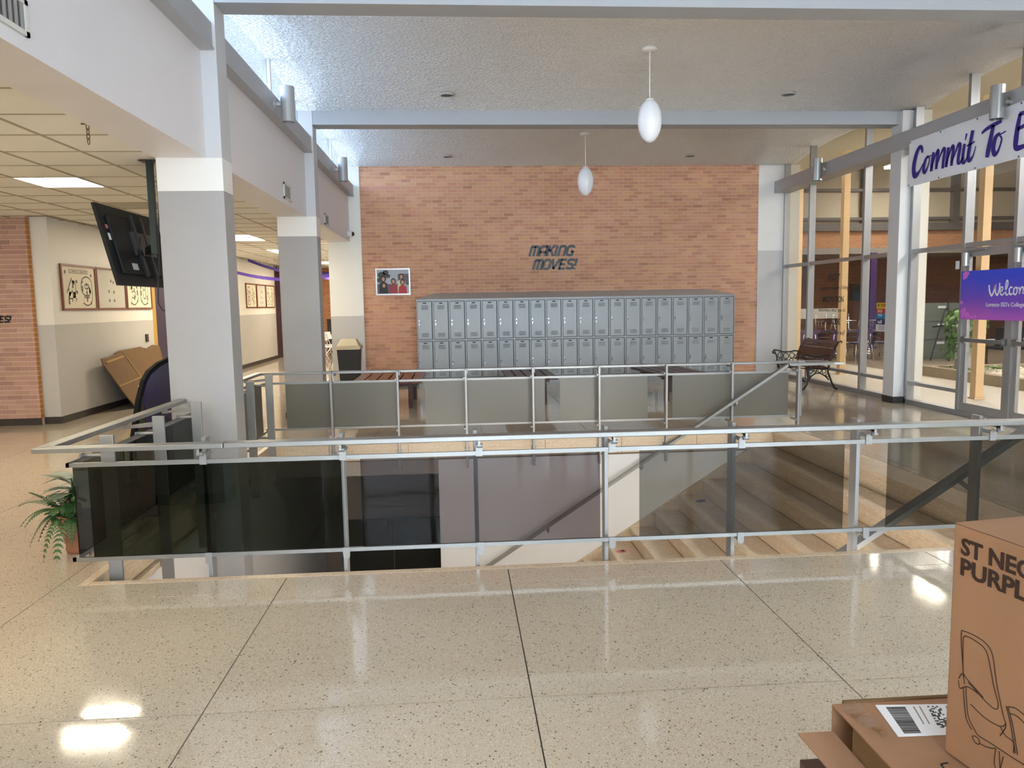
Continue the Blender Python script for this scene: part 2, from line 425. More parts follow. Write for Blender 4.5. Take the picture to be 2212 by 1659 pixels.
def minus(rects, hole):
    """axis rectangles without the hole"""
    out = []
    hx0, hx1, hy0, hy1 = hole
    for (x0, x1, y0, y1) in rects:
        if x1 <= hx0 or x0 >= hx1 or y1 <= hy0 or y0 >= hy1: out.append((x0, x1, y0, y1)); continue
        if y0 < hy0: out.append((x0, x1, y0, hy0))
        if y1 > hy1: out.append((x0, x1, hy1, y1))
        a, b = max(y0, hy0), min(y1, hy1)
        if x0 < hx0: out.append((x0, hx0, a, b))
        if x1 > hx1: out.append((hx1, x1, a, b))
    return [r for r in out if r[1] - r[0] > 0.004 and r[3] - r[2] > 0.004]

# ================================================================== the setting
YN, YF, XL, XT = 4.585, 9.05, -2.21, 3.84       # stair opening
YB = 15.6                                       # brick wall
RISE, RUN, NST = 0.19, 0.295, 21
ZLOW = -RISE * NST
BAYS = [-6.36, -1.96, 2.43, 6.82, 11.2, 15.6]
GX = 6.8

# ---- floor
hole = (XL - 0.06, XT + 0.30, YN - 0.06, YF + 0.06)
fl = MB()
for r in minus([(-10, GX + 0.05, -6.4, 16.0), (-6.0, -1.9, 16.0, 27.0)], (XL - 0.065, XT + 0.035, YN - 0.015, YF + 0.07)):
    fl.box(r[0], r[1], r[2], r[3], -0.40, -0.007)
floor = struct(fl, 'floor', M('floor_joint', (0.10, 0.085, 0.065), 0.6))
gx = [-10.0] + [0.27 + 1.325 * k for k in range(-7, 6)]; gx[-1] = GX
gy = [-6.4] + [2.985 + 1.305 * k for k in range(-1, 18)] + [27.0]
G = 0.003
for i in range(len(gx) - 1):
    for j in range(len(gy) - 1):
        x0, x1, y0, y1 = gx[i], gx[i + 1], gy[j], gy[j + 1]
        if y0 > YB + 0.2 and (x1 < -6 or x0 > -2.2): continue
        if y0 > 11.4 and x1 < -6.2: continue
        cell = [(x0 + G, x1 - G, y0 + G, y1 - G)]
        for r in minus(cell, hole):
            g = 0.0
            MB().box(r[0], r[1], r[2], r[3], -0.03, 0.0).build('tile', TERR, floor)
for a in ((XL - 0.057, XL, YN - 0.057, YF + 0.057), (XL + 0.002, XT + 0.3, YN - 0.057, YN), (XL + 0.002, XT + 0.3, YF, YF + 0.057)):
    MB().box(a[0], a[1], a[2], a[3], -0.03, 0.001).build('edge_stone', TRAV, floor)

# ---- stair well: walls, fascia stones, stairs
LOWW = M('stairwell_paint', (0.74, 0.73, 0.72), 0.5, var=0.03, vscale=2)
w = MB().box(-0.27, 7.0, YF + 0.05, YF + 0.25, ZLOW, -0.4)
wsf = struct(w, 'wall_stairwell_far', LOWW)
fx = [XL, -1.55, -0.62, 0.20, 1.02, 1.95, 2.88, XT]
fas = struct(MB().box(XL, XT, YF + 0.03, YF + 0.06, -0.24, -0.40 + 0.2), 'trim_1', M('fascia_shadow_backing', (0.16, 0.11, 0.08), 0.7))  # dark strip under the stones, their shadow put into its colour
for a, b in zip(fx[:-1], fx[1:]):
    MB().box(a + 0.002, b - 0.002, YF, YF + 0.04, -0.215, -0.031).build('fascia_stone', TRAV, fas)
struct(MB().box(-0.27, 7.0, YF + 0.042, YF + 0.2, -0.41, -0.2), 'trim_2', LOWW)
struct(MB().box(XL, -0.272, YF + 0.045, YF + 0.2, -0.41, -0.2), 'trim_4', M('passage_paint', (0.30, 0.25, 0.21), 0.6))
fas2 = struct(MB().box(XL - 0.06, XL - 0.03, YN, YF, -0.24, -0.2), 'trim_3', M('fascia_shadow_backing', (0.16, 0.11, 0.08), 0.7))  # same shadow-coloured strip below the left fascia stones
fy = [YN, 5.5, 6.8, 7.12, 8.1, YF]
for a, b in zip(fy[:-1], fy[1:]):
    MB().box(XL - 0.04, XL, a + 0.002, b - 0.002, -0.19, -0.031).build('fascia_stone', TRAV, fas2)
    MB().box(XL - 0.04, XL + 0.035, a + 0.002, b - 0.002, -0.235, -0.193).build('ledge_stone', TRAV, fas2)
struct(MB().box(XL - 0.2, XL - 0.045, YN - 0.1, 12.6, ZLOW, -0.236), 'wall_stairwell_left', LOWW)
struct(MB().box(XL - 0.2, 7.0, YN - 0.3, YN - 0.02, ZLOW, -0.032), 'wall_stairwell_near', LOWW)
struct(MB().box(-0.27, -0.12, YF + 0.25, 12.5, ZLOW, -0.4), 'wall_passage_right', M('passage_paint', (0.30, 0.25, 0.21), 0.6))
pb = struct(MB().box(XL - 0.2, 0.0, 12.5, 12.7, ZLOW, -0.4), 'wall_passage_end', M('passage_paint', (0.30, 0.25, 0.21), 0.6))
for k in range(2):
    x0 = -1.95 + 0.82 * k
    MB().box(x0, x0 + 0.8, 12.45, 12.5, ZLOW, -1.9).build('door_leaf', M('dark_door', (0.05, 0.05, 0.035), 0.5), pb)
struct(MB().box(-6, 8, 4, 13, ZLOW - 0.1, ZLOW), 'floor_lower', M('lower_floor', (0.42, 0.38, 0.31), 0.2))
st = MB()
prof = [(XT + 0.02, -0.05)]
for i in range(1, NST + 1):
    prof += [(XT - RUN * (i - 1) + 0.03, -RISE * i - 0.035), (XT - RUN * i + 0.03, -RISE * i - 0.035)]
prof += [(XT - RUN * NST + 0.03, ZLOW - 0.05), (XT + 0.02, ZLOW - 0.05)]
st.prism(prof, 'y', YN, YF + 0.04)
stairs = struct(st, 'stairs', M('stair_core', (0.2, 0.16, 0.12), 0.8))
MB().box(XT - 0.02, XT + 0.298, YN + 0.001, YF - 0.001, -0.04, 0.0).build('tread', TRAV, stairs, bevel=0.006)
for i in range(NST):
    x = XT - RUN * i
    if i: MB().box(x - 0.02, x + RUN - 0.002, YN + 0.001, YF - 0.001, -RISE * i - 0.04, -RISE * i).build('tread', TRAV, stairs, bevel=0.006)
    MB().box(x, x + 0.03, YN + 0.001, YF - 0.001, -RISE * (i + 1) + 0.001, -RISE * i - 0.041).build('riser', TRAV, stairs)
sk = MB()
x1 = XT - RUN * (NST - 1)
sl = RISE / RUN
sk.prism([(XT, -0.23), (XT, 0.0 - 0.17), (XT - 0.16, -0.23 + 0.12), (XT - 0.35, -0.216)] + [(x1, -RISE * (NST - 1) + 0.03), (x1, -RISE * NST)], 'y', YF + 0.012, YF + 0.05)
sk = MB().prism([(XT - 0.30, -0.217), (x1, (x1 - XT) * sl + 0.035), (x1, (x1 - XT) * sl - 0.3), (XT + 0.1, -0.26), (XT + 0.1, -0.217)], 'y', YF - 0.015, YF + 0.05)
sk.build('skirting', TRAV, stairs)

# ---- left side: piers, spandrels, clerestory
SOF = 2.88
for k, y in enumerate(BAYS[:-1]):
    zb = ZLOW if k == 3 else 0.0
    pr = struct(MB().box(-2.51, -1.96, y, y + 0.28, zb, SOF + 0.001), 'pier', PIERP, bevel=0.004)
    struct(MB().box(-2.30, -1.96, y, y + 0.28, SOF, 4.33), 'pier', M('pier_upper_paint', (0.55, 0.55, 0.57), 0.5))
    if k != 3:
        MB().box(-2.515, -1.955, y - 0.006, y + 0.286, 0.0, 0.09).build('skirting', DARK, pr)
pil = struct(MB().box(-2.52, -1.865, YB - 0.03, YB + 0.3, 0.0, 4.33), 'wall_far_left', two_tone('far_pier_paint', 1.41, (0.80, 0.80, 0.76), (0.52, 0.51, 0.50)))
for k in range(5):
    y0, y1 = BAYS[k] + 0.28, BAYS[k + 1]
    struct(MB().box(-2.51, -2.09, y0, y1, SOF, 3.96), 'wall_spandrel', M('spandrel_paint', (0.74, 0.72, 0.74), 0.5, var=0.02, vscale=2))
    ch = MB().prism([(-2.09, 3.76), (-1.975, 3.76), (-1.975, 3.772), (-2.02, 3.775), (-1.985, 3.785), (-1.985, 3.975), (-2.2, 3.975), (-2.2, 3.95), (-2.09, 3.95)], 'y', y0 + 0.004, y1 - 0.004)
    ch = MB().box(-2.09, -1.985, y0 + 0.004, y1 - 0.004, 3.775, 3.975)
    c = struct(ch, 'trim_channel', STEEL)
    MB().box(-2.09, -1.975, y0 + 0.004, y1 - 0.004, 3.755, 3.774).build('flange', STEEL, c)
    # clerestory frame and panes
    wn = struct(MB().box(-2.20, -2.12, y0, y1, 3.975, 4.0), 'window_%d' % (k + 1), WHITE)
    ym = [y0 + 0.02, (y0 + y1) / 2 + 0.35, y1 - 0.32]
    for yy in ym: MB().box(-2.20, -2.12, yy - 0.025, yy + 0.025, 4.0, 4.6).build('mullion', WHITE, wn)
    for a, b in ((y0 + 0.045, ym[1] - 0.025), (ym[1] + 0.025, ym[2] - 0.025), (ym[2] + 0.025, y1)):
        MB().box(-2.163, -2.157, a, b, 4.0, 4.6).build('pane', DIMMED, wn)

# ---- vaults and cross beams
RISEV = 0.20
for k in range(5):
    y0, y1 = BAYS[k] + 0.15, BAYS[k + 1] + 0.15
    n = 20; ys = [y0 + (y1 - y0) * i / n for i in range(n + 1)]
    zz = [4.305 + RISEV * (1 - (2 * i / n - 1) ** 2) for i in range(n + 1)]
    mb = MB()
    for x in (-2.6, 6.95):
        for y, z in zip(ys, zz): mb.v.append(Vector((x, y, z)))
    for y, z in zip(ys, zz): pass
    mb.f = [[i, i + 1, n + 2 + i, n + 1 + i] for i in range(n)]
    b = len(mb.v)
    for x in (-2.6, 6.95):
        for y, z in zip(ys, zz): mb.v.append(Vector((x, y, z + 0.12)))
    mb.f += [[b + i, b + n + 1 + i, b + n + 2 + i, b + i + 1] for i in range(n)]
    mb.f += [[i, b + i, b + i + 1, i + 1] for i in range(n)] + [[n + 1 + i, n + 2 + i, b + n + 2 + i, b + n + 1 + i] for i in range(n)]
    struct(mb, 'ceiling', POP, smooth=True)
    if k:
        struct(MB().box(-1.958, 6.95, BAYS[k] + 0.002, BAYS[k] + 0.278, 4.14, 4.36), 'beam', BEAMP, bevel=0.004)

# ---- far brick wall
bw = struct(MB().box(-1.87, 6.21, YB, YB + 0.25, 0.0, 4.40), 'wall_far', MORT)
BL, BH, J = 0.2032, 0.0677, 0.009
bmesh_full = None
def brick_wall(x0, x1, z0, z1, y, mat, parent, pick, d=0.006):
    rest = MB(); share = {}
    n = 0; row = 0; z = z0
    while z < z1 - 0.01:
        zt = min(z + BH - J, z1)
        x = x0 - (BL / 2 if row % 2 else 0.0)
        while x < x1 - 0.012:
            a, b = max(x, x0), min(x + BL - J, x1)
            if b - a > 0.02:
                dd = d + random.uniform(-0.0015, 0.0015)
                if pick(row, (a + b) / 2, z) and n < 300:
                    key = (round(b - a, 4), round(zt - z, 4))
                    if key not in share:
                        o = MB().box(0, b - a, -d, 0.004, 0, zt - z).build('brick', mat, None)
                        o.parent = parent; share[key] = o.data
                    else:
                        o = bpy.data.objects.new('brick', share[key]); COL.objects.link(o); o.parent = parent
                    o.location = Vector((a, y - random.uniform(0, 0.0015), z)) - wl(parent)
                    n += 1
                else:
                    rest.box(a, b, y - dd, y + 0.004, z, zt)
            x += BL
        z += BH; row += 1
    if rest.v: rest.build('brickwork', mat, parent, kind='stuff')
brick_wall(-1.868, 6.208, 0.1, 4.335, YB, BRICK, bw, lambda r, x, z: 1.88 < z < 2.5 and (x < 1.3 or x > 2.6 or z < 2.15))
struct(MB().box(-1.87, 6.2, YB - 0.015, YB, 0, 0.1), 'baseboard_far', DARK)
prr = struct(MB().box(6.205, 6.76, YB - 0.02, YB + 0.3, 0.0, 4.33), 'wall_far_right', two_tone('right_pier_paint', 2.605, (0.80, 0.80, 0.80), (0.56, 0.56, 0.57)))
MB().box(6.2, 6.76, YB - 0.03, YB, 0, 0.1).build('skirting', DARK, prr)
struct(MB().box(-2.52, -1.865, YB - 0.04, YB, 0, 0.1), 'baseboard_left', DARK)

# ---- left hall
HC = 2.905
struct(MB().box(-10.2, -10.0, -6.4, 11.3, 0, 3.2), 'wall_hall_side', WALLP)
lb = struct(MB().box(-10, -5.935, 11.23, 11.6, 0.0, 3.0), 'wall_left_brick', MORT)
brick_wall(-8.6, -5.938, 0.1, 2.9, 11.23, BRICKL, lb, lambda r, x, z: x > -6.75)
# return of the brickwork beside the pilaster; side light is put into its orange colour
zz = 0.1
while zz < 2.88:
    MB().box(-5.938, -5.931, 11.226, 11.305, zz, min(zz + BH - J, 2.9)).build('brick', brick_mat('side_lit_brick', [srgb(178, 116, 58), srgb(190, 128, 66)]) if 'side_lit_brick' not in MATS else MATS['side_lit_brick'], lb)
    zz += BH
pl2 = struct(MB().box(-5.93, -5.70, 11.32, 11.6, 0, 3.0), 'wall_left_pilaster', WALLP)
wl1 = struct(MB().box(-5.9, -5.70, 11.6, 14.86, 0, 3.0), 'wall_left', WALLP)
struct(MB().box(-5.9, -5.70, 16.3, 24.7, 0, 3.0), 'wall_left_far', WALLP)
struct(MB().box(-10, -5.925, 11.215, 11.23, 0, 0.1), 'baseboard_brick', DARK)
bl = MB().box(-5.93, -5.692, 11.305, 11.32, 0, 0.1); bl.box(-5.70, -5.69, 11.32, 14.86, 0, 0.1)
struct(bl, 'baseboard_hall', DARK)
struct(MB().box(-5.70, -5.69, 16.3, 24.7, 0, 0.1), 'baseboard_hall_far', DARK)
jm = struct(MB().box(-5.9, -5.71, 14.86, 15.06, 0, 3.0), 'door_1', M('yellow_jamb', srgb(186, 148, 62), 0.4))
MB().box(-5.85, -5.79, 15.07, 16.28, 0, 2.15).build('door_leaf', M('purple_door', srgb(46, 30, 62), 0.4), jm)
MB().box(-5.9, -5.71, 15.06, 16.3, 2.16, 3.0).build('transom', M('purple_door', srgb(46, 30, 62), 0.4), jm)
d2 = struct(MB().box(-5.9, -5.72, 24.7, 25.6, 0, 3.0), 'door_2', M('purple_door', srgb(46, 30, 62), 0.4))
MB().lathe([(0.03, 0.0), (0.03, 0.05)], (-5.72, 25.4, 1.0), 12, 'x').build('knob', CHROME, d2)
struct(MB().box(-6, -2.0, 26.8, 27.0, 0, 3.2), 'wall_hall_end', wall_brick('hall_end_brick', srgb(176, 112, 78), srgb(196, 130, 92), srgb(200, 164, 128)))
struct(MB().box(-5.9, -5.70, 25.6, 27, 0, 3.0), 'wall_left_end', WALLP)
struct(MB().box(-2.3, -2.0, YB + 0.3, 26.9, 0, 3.2), 'wall_hall_right', WALLP)
# suspended ceiling: grid, tiles one by one near the camera, the rest as one
CT = M('ceiling_tile', (0.78, 0.76, 0.70), 0.9, bump=0.25, bscale=90, var=0.05, vscale=3)
CT2 = M('ceiling_tile_stained', (0.42, 0.40, 0.32), 0.9, bump=0.25, bscale=90)
ceil = struct(MB().box(-10, -2.505, -6.4, 27, HC + 0.02, HC + 0.25), 'ceiling_hall', M('plenum', (0.2, 0.18, 0.14), 0.9))
tx = [-3.04 - 0.621 * k for k in range(-1, 12)]; tx[0] = -2.508
ty0 = 5.43
LIGHTS = [(-4.28, -3.665, 7.915, 8.535, 1), (-4.28, -3.665, 14.125, 15.365, 2), (-4.28, -3.665, 17.85, 19.09, 2), (-4.28, -3.665, 1.705, 2.945, 2), (-4.28, -3.665, -4.5, -3.26, 2), (-4.28, -3.665, 22.82, 24.06, 2), (-7.4, -6.77, 5.43, 6.67, 2), (-7.4, -6.77, -0.78, 0.46, 2)]
tshare = {}
rest = MB(); nt_ = 0
for j in range(-20, 36):
    for i in range(len(tx) - 1):
        x1_, x0_ = tx[i], tx[i + 1]; y0_, y1_ = ty0 + 0.621 * j, ty0 + 0.621 * (j + 1)
        cx, cy = (x0_ + x1_) / 2, (y0_ + y1_) / 2
        if cy > 26.8 or (cy > 11.2 and cx < -5.7): continue
        if any(l[0] - 0.05 < cx < l[1] + 0.05 and l[2] - 0.05 < cy < l[3] + 0.05 for l in LIGHTS): continue
        stained = (i == 2 and j == 7) or (i == 2 and j == 14)
        vis = cy > 4.6 and cx > -0.52 * cy - 0.6
        if vis and nt_ < 295:
            key = (round(x1_ - x0_, 3), stained)
            if key not in tshare:
                o = MB().box(0, x1_ - x0_ - 0.012, 0, 0.609, 0, 0.02).build('ceiling_tile', CT2 if stained else CT); tshare[key] = o.data
            else:
                o = bpy.data.objects.new('ceiling_tile', tshare[key]); COL.objects.link(o)
            o.parent = ceil; o.location = (x0_ + 0.006, y0_ + 0.006, HC + 0.002); nt_ += 1
        else:
            rest.box(x0_ + 0.006, x1_ - 0.006, y0_ + 0.006, y1_ - 0.006, HC + 0.002, HC + 0.02)
rest.build('ceiling_tiles', CT, ceil, kind='stuff')
gr = MB()
for x in tx[1:]: gr.box(x - 0.012, x + 0.012, -6.4, 26.8, HC - 0.004, HC + 0.004)
for j in range(-19, 36):
    gr.box(-10, -2.508, ty0 + 0.621 * j - 0.009, ty0 + 0.621 * j + 0.009, HC - 0.003, HC + 0.003)
gr.build('ceiling_grid', M('grid_metal', (0.40, 0.34, 0.24), 0.5, 0.2), ceil)
EMW = M('lamp_diffuser', (0.9, 0.88, 0.8), 0.4, emit=(1.0, 0.88, 0.68), estr=15.0)
pos = ['nearest the television', 'beyond the first pier', 'third one, farther down', 'beside the camera', 'behind the camera', 'last one', 'left by the brick wall', 'far left behind the camera']
for (a, b, c, d, n), q in zip(LIGHTS, pos):
    t = T('ceiling_light', 'lit fluorescent ceiling light of the left hall, ' + q, 'ceiling light', (a, c, HC), 'recessed lights of the left hall')
    fr = MB()
    fr.box(a, b, c, c + 0.015, HC - 0.006, HC + 0.03); fr.box(a, b, d - 0.015, d, HC - 0.006, HC + 0.03)
    fr.box(a, a + 0.015, c, d, HC - 0.006, HC + 0.03); fr.box(b - 0.015, b, c, d, HC - 0.006, HC + 0.03)
    fr.build('light_frame', WHITE, t)
    MB().box(a + 0.015, b - 0.015, c + 0.015, d - 0.015, HC - 0.002, HC + 0.02).build('diffuser', EMW, t)

# ---- right side: columns, channel, glazed wall
for k, y in enumerate([-6.4, -2.0, 2.36, 6.75, 11.13]):
    c = struct(MB().box(6.58, 6.80, y, y + 0.29, 0, 4.33), 'column_right', M('right_column_paint', (0.62, 0.62, 0.62), 0.5), bevel=0.004)
    struct(MB().box(6.862, 7.02, y - 0.02, y + 0.3, 0, 4.33), 'column_outer', M('cream_paint', (0.70, 0.66, 0.56), 0.6))
    MB().box(6.574, 6.86, y - 0.006, y + 0.296, 0, 0.1).build('skirting', DARK, c)
struct(MB().box(6.862, 7.06, YB - 0.05, YB + 0.3, 0, 4.33), 'column_outer', M('cream_paint', (0.70, 0.66, 0.56), 0.6))
rc = struct(MB().box(6.53, 6.60, -6.4, YB + 0.02, 3.785, 3.995), 'trim_channel_right', STEEL, bevel=0.003)
MB().box(6.53, 6.86, -6.4, YB, 3.76, 3.784).build('flange', STEEL, rc)
def glazing(n, ys, doors=()):
    f = MB().box(6.74, 6.86, ys[0], ys[-1], 0.0, 0.07)
    wn = struct(f, 'window_%d' % n, MULL)
    for y in ys:
        MB().box(6.74, 6.86, y - 0.028, y + 0.028, 0.07, 4.55).build('mullion', MULL, wn)
    for a, b in zip(ys[:-1], ys[1:]):
        door = (a, b) in doors
        a2, b2 = a + 0.028, b - 0.028
        MB().box(6.75, 6.85, a2, b2, 2.245, 2.305).build('transom', MULL, wn)
        MB().box(6.797, 6.803, a2, b2, 2.305, 3.76).build('pane', CLEAR, wn)
        MB().box(6.797, 6.803, a2, b2, 3.98, 4.55).build('pane', CLEAR, wn)
        if not door:
            MB().box(6.75, 6.85, a2, b2, 0.295, 0.345).build('transom', MULL, wn)
            MB().box(6.797, 6.803, a2, b2, 0.345, 2.245).build('pane', CLEAR, wn)
            MB().box(6.797, 6.803, a2, b2, 0.07, 0.295).build('pane', CLEAR, wn)
    return wn
glazing(6, [11.44, 12.44, 14.43, 15.57])
glazing(7, [7.06, 8.0, 8.93, 9.88, 11.08], doors=((8.0, 8.93), (8.93, 9.88)))
glazing(8, [2.67, 4.1, 5.4, 6.73])
glazing(9, [-1.7, -0.2, 1.0, 2.34])
glazing(10, [-6.1, -4.6, -3.3, -2.02])
for n, (a, b) in enumerate(((8.93, 9.88), (8.0, 8.93))):
    d = MB(); y0, y1 = a + 0.03, b - 0.03
    d.box(6.755, 6.80, y0, y0 + 0.09, 0.02, 2.23); d.box(6.755, 6.80, y1 - 0.09, y1, 0.02, 2.23)
    d.box(6.755, 6.80, y0 + 0.09, y1 - 0.09, 0.02, 0.18); d.box(6.755, 6.80, y0 + 0.09, y1 - 0.09, 2.12, 2.23)
    o = struct(d, 'door_%d' % (3 + n), MULL)
    MB().box(6.775, 6.781, y0 + 0.09, y1 - 0.09, 0.18, 2.12).build('pane', CLEAR, o)
    MB().box(6.70, 6.725, y0 + 0.05, y1 - 0.05, 1.0, 1.05).build('push_bar', ALU, o)
    MB().box(6.725, 6.755, y0 + 0.03, y0 + 0.10, 0.98, 1.07).build('bar_mount', ALU, o)
    MB().box(6.725, 6.755, y1 - 0.10, y1 - 0.03, 0.98, 1.07).build('bar_mount', ALU, o)
    MB().lathe([(0.045, 0.0), (0.045, 0.17), (0.03, 0.19)], (6.70, y1 - 0.09, 2.0), 14).build('closer_body', MULL, o)
    MB().bar((6.70, y1 - 0.09, 2.2), (6.72, y1 - 0.45, 2.2), 0.03, 0.012).build('closer_arm', MULL, o)
# unseen glazed front added behind the camera to let in fill light
eb = MB().box(-2.5, GX, -6.5, -6.4, 0, 0.15)
for x in (-2.4, -0.6, 1.2, 3.0, 4.8, 6.7): eb.box(x - 0.05, x + 0.05, -6.5, -6.4, 0.15, 4.05)
eb.box(-2.5, GX, -6.5, -6.4, 2.2, 2.3)
wb = struct(eb, 'wall_fill_glazing', MULL)
for a, b in zip((-2.4, -0.6, 1.2, 3.0, 4.8), (-0.6, 1.2, 3.0, 4.8, 6.7)):
    MB().box(a + 0.05, b - 0.05, -6.453, -6.447, 0.15, 2.2).build('pane', CLEAR, wb)
    MB().box(a + 0.05, b - 0.05, -6.453, -6.447, 2.3, 4.05).build('pane', CLEAR, wb)
struct(MB().box(-10, -2.5, -6.5, -6.4, 0, 3.2), 'wall_rear_hall', WALLP)
struct(MB().box(-2.5, GX, -6.5, -6.4, 4.05, 4.6), 'wall_rear', WHITE)

# ---- beyond the glass: covered walk and the commons
CONC = M('walk_concrete', (0.56, 0.50, 0.41), 0.5, var=0.08, vscale=1.5)
struct(MB().box(GX + 0.05, 9.5, -6.4, 19.0, -0.3, -0.005), 'floor_walk', CONC)
struct(MB().box(9.5, 24.0, -6.4, 28.0, -0.3, -0.015), 'floor_commons', M('commons_floor', (0.30, 0.24, 0.17), 0.35, var=0.1))
struct(MB().box(GX + 0.05, 9.5, 19.0, 28.0, -0.3, -0.012), 'floor_commons', M('commons_floor', (0.30, 0.24, 0.17), 0.35, var=0.1))
struct(MB().box(GX + 0.06, 9.0, -6.4, 28, 4.62, 4.8), 'ceiling_walk', M('tan_soffit', (0.62, 0.55, 0.42), 0.8))
struct(MB().box(8.9, 9.1, -6.4, 28, 4.62, 6.6), 'wall_walk_upper', M('tan_soffit', (0.62, 0.55, 0.42), 0.8))
struct(MB().box(8.9, 24.0, -6.4, 28.0, 6.4, 6.6), 'ceiling_commons', M('deck_metal', (0.34, 0.30, 0.24), 0.6, 0.2))
struct(MB().box(24, 24.2, -6.4, 28, 0, 6.6), 'wall_commons_right', wall_brick('dark_brick_x', srgb(120, 72, 48), srgb(132, 80, 54), srgb(120, 84, 60)))
struct(MB().box(6.8, 24, -6.6, -6.4, 0, 6.6), 'wall_commons_rear', WALLP)
cb = struct(MB().box(6.86, 24, 24.0, 24.3, 3.19, 3.72), 'wall_commons_band', wall_brick('band_brick', srgb(186, 132, 94), srgb(200, 148, 108), srgb(190, 154, 122)))
struct(MB().box(6.86, 24, 23.85, 24.3, 3.72, 3.95), 'beam_commons', M('dark_girt', (0.14, 0.135, 0.13), 0.5))
struct(MB().box(6.86, 24, 24.05, 24.3, 3.95, 6.5), 'wall_commons_upper', M('cream_panel', (0.60, 0.53, 0.40), 0.6, var=0.08, vscale=1.0))
for z in (4.05, 4.95): struct(MB().box(6.86, 24, 23.9, 24.05, z, z + 0.09), 'beam_commons', M('dark_girt', (0.14, 0.135, 0.13), 0.5))
for x in (9.6, 12.9, 15.9, 19): struct(MB().box(x, x + 0.22, 23.88, 24.06, 3.9, 6.4), 'column_commons', M('dark_girt', (0.14, 0.135, 0.13), 0.5))
struct(MB().box(6.86, 24, 24.0, 27.0, 3.0, 3.19), 'ceiling_recess', M('recess_soffit', (0.34, 0.33, 0.31), 0.7))
struct(MB().box(6.86, 24, 27.0, 27.3, 0, 3.19), 'wall_commons_far', wall_brick('dark_brick', srgb(128, 78, 54), srgb(140, 86, 60), srgb(128, 92, 68)))
struct(MB().box(6.762, 6.86, YB + 0.3, 27.3, 0, 6.6), 'wall_commons_left', M('cream_paint', (0.70, 0.66, 0.56), 0.6))
for x in (13.2, 16.4):
    for y0 in (12.0, 16.0, 20.0):
        struct(MB().bar((x - 3, y0, 6.0), (x + 3, y0 + 1.0, 5.55), 0.1, 0.2), 'beam_roof', M('white_joist', (0.75, 0.72, 0.64), 0.5))

# ================================================================== railings round the stair opening
HZ = 0.84
PX = [0.09 + 0.808 * k for k in range(-2, 6)]
def clip(mb, ax, p, q, z, r=0.014):
    """stud from post to rail with a round plate over the rail"""
    mb.tube([p, q], r, 10)
def near_rail():
    t = T('stair_guard', 'aluminium guard rail with dark smoked glass along the near edge of the stair opening', 'railing', (0.6, YN, 0))
    # handrail in two lengths, mitred at the left corner
    hr = MB().add([(-2.415, 4.432, HZ - 0.03), (-1.36, 4.432, HZ - 0.03), (-1.36, 4.517, HZ - 0.03), (-2.33, 4.517, HZ - 0.03), (-2.415, 4.432, HZ), (-1.36, 4.432, HZ), (-1.36, 4.517, HZ), (-2.33, 4.517, HZ)],
                  [(3, 2, 1, 0), (4, 5, 6, 7), (0, 1, 5, 4), (1, 2, 6, 5), (2, 3, 7, 6), (3, 0, 4, 7)])
    hr.build('handrail', ALUW, t, bevel=0.004)
    MB().box(-1.355, 4.75, 4.432, 4.517, HZ - 0.03, HZ).build('handrail', ALUW, t, bevel=0.004)
    MB().box(-2.285, 4.6, 4.535, 4.555, 0.705, 0.73).build('top_rail', ALUW, t)
    MB().box(-2.285, 4.6, 4.535, 4.555, 0.142, 0.165).build('bottom_rail', ALUW, t)
    for x in PX:
        MB().box(x - 0.012, x + 0.012, 4.615, 4.70, -0.35, 0.845).build('post', POSTM, t, bevel=0.002)
        b = MB().prism([(4.62, 0.80), (4.62, 0.83), (4.50, 0.812), (4.47, 0.812), (4.46, 0.80), (4.47, 0.79), (4.50, 0.79)], 'x', x + 0.012, x + 0.026)
        b.box(x + 0.012, x + 0.026, 4.455, 4.495, 0.775, 0.812)
        b.tube([(x + 0.005, 4.475, 0.775), (x + 0.04, 4.475, 0.775)], 0.013, 10)
        b.build('bracket', POSTM, t)
        for z, zr in ((0.752, 0.705), (0.118, 0.165)):
            c = MB()
            c.tube([(x + 0.02, 4.53, z), (x + 0.02, 4.66, z)], 0.012, 10)
            lo, hi = min(z, zr) - 0.004, max(z, zr) + 0.004
            if z > 0.5: c.prism([(x + 0.0, lo), (x + 0.04, lo), (x + 0.04, hi), (x + 0.034, hi + 0.012), (x + 0.02, hi + 0.018), (x + 0.006, hi + 0.012), (x + 0.0, hi)], 'y', 4.527, 4.536)
            else: c.prism([(x + 0.0, hi), (x + 0.04, hi), (x + 0.04, lo), (x + 0.034, lo - 0.012), (x + 0.02, lo - 0.018), (x + 0.006, lo - 0.012), (x + 0.0, lo)], 'y', 4.527, 4.536)
            c.build('clip', POSTM, t)
    for a, b, mt in ((-2.165, -0.712, SMOKE_D), (-0.598, 0.845, SMOKE_P), (1.09, 2.385, SMOKE_G), (2.668, 4.3, SMOKE_G)):
        MB().box(a, b, 4.541, 4.549, 0.16, 0.71).build('glass_panel', mt, t)
    return t
near_rail()
def side_post(mb, y): mb.box(-2.165, -2.085, y - 0.012, y + 0.012, -0.35, 0.86)
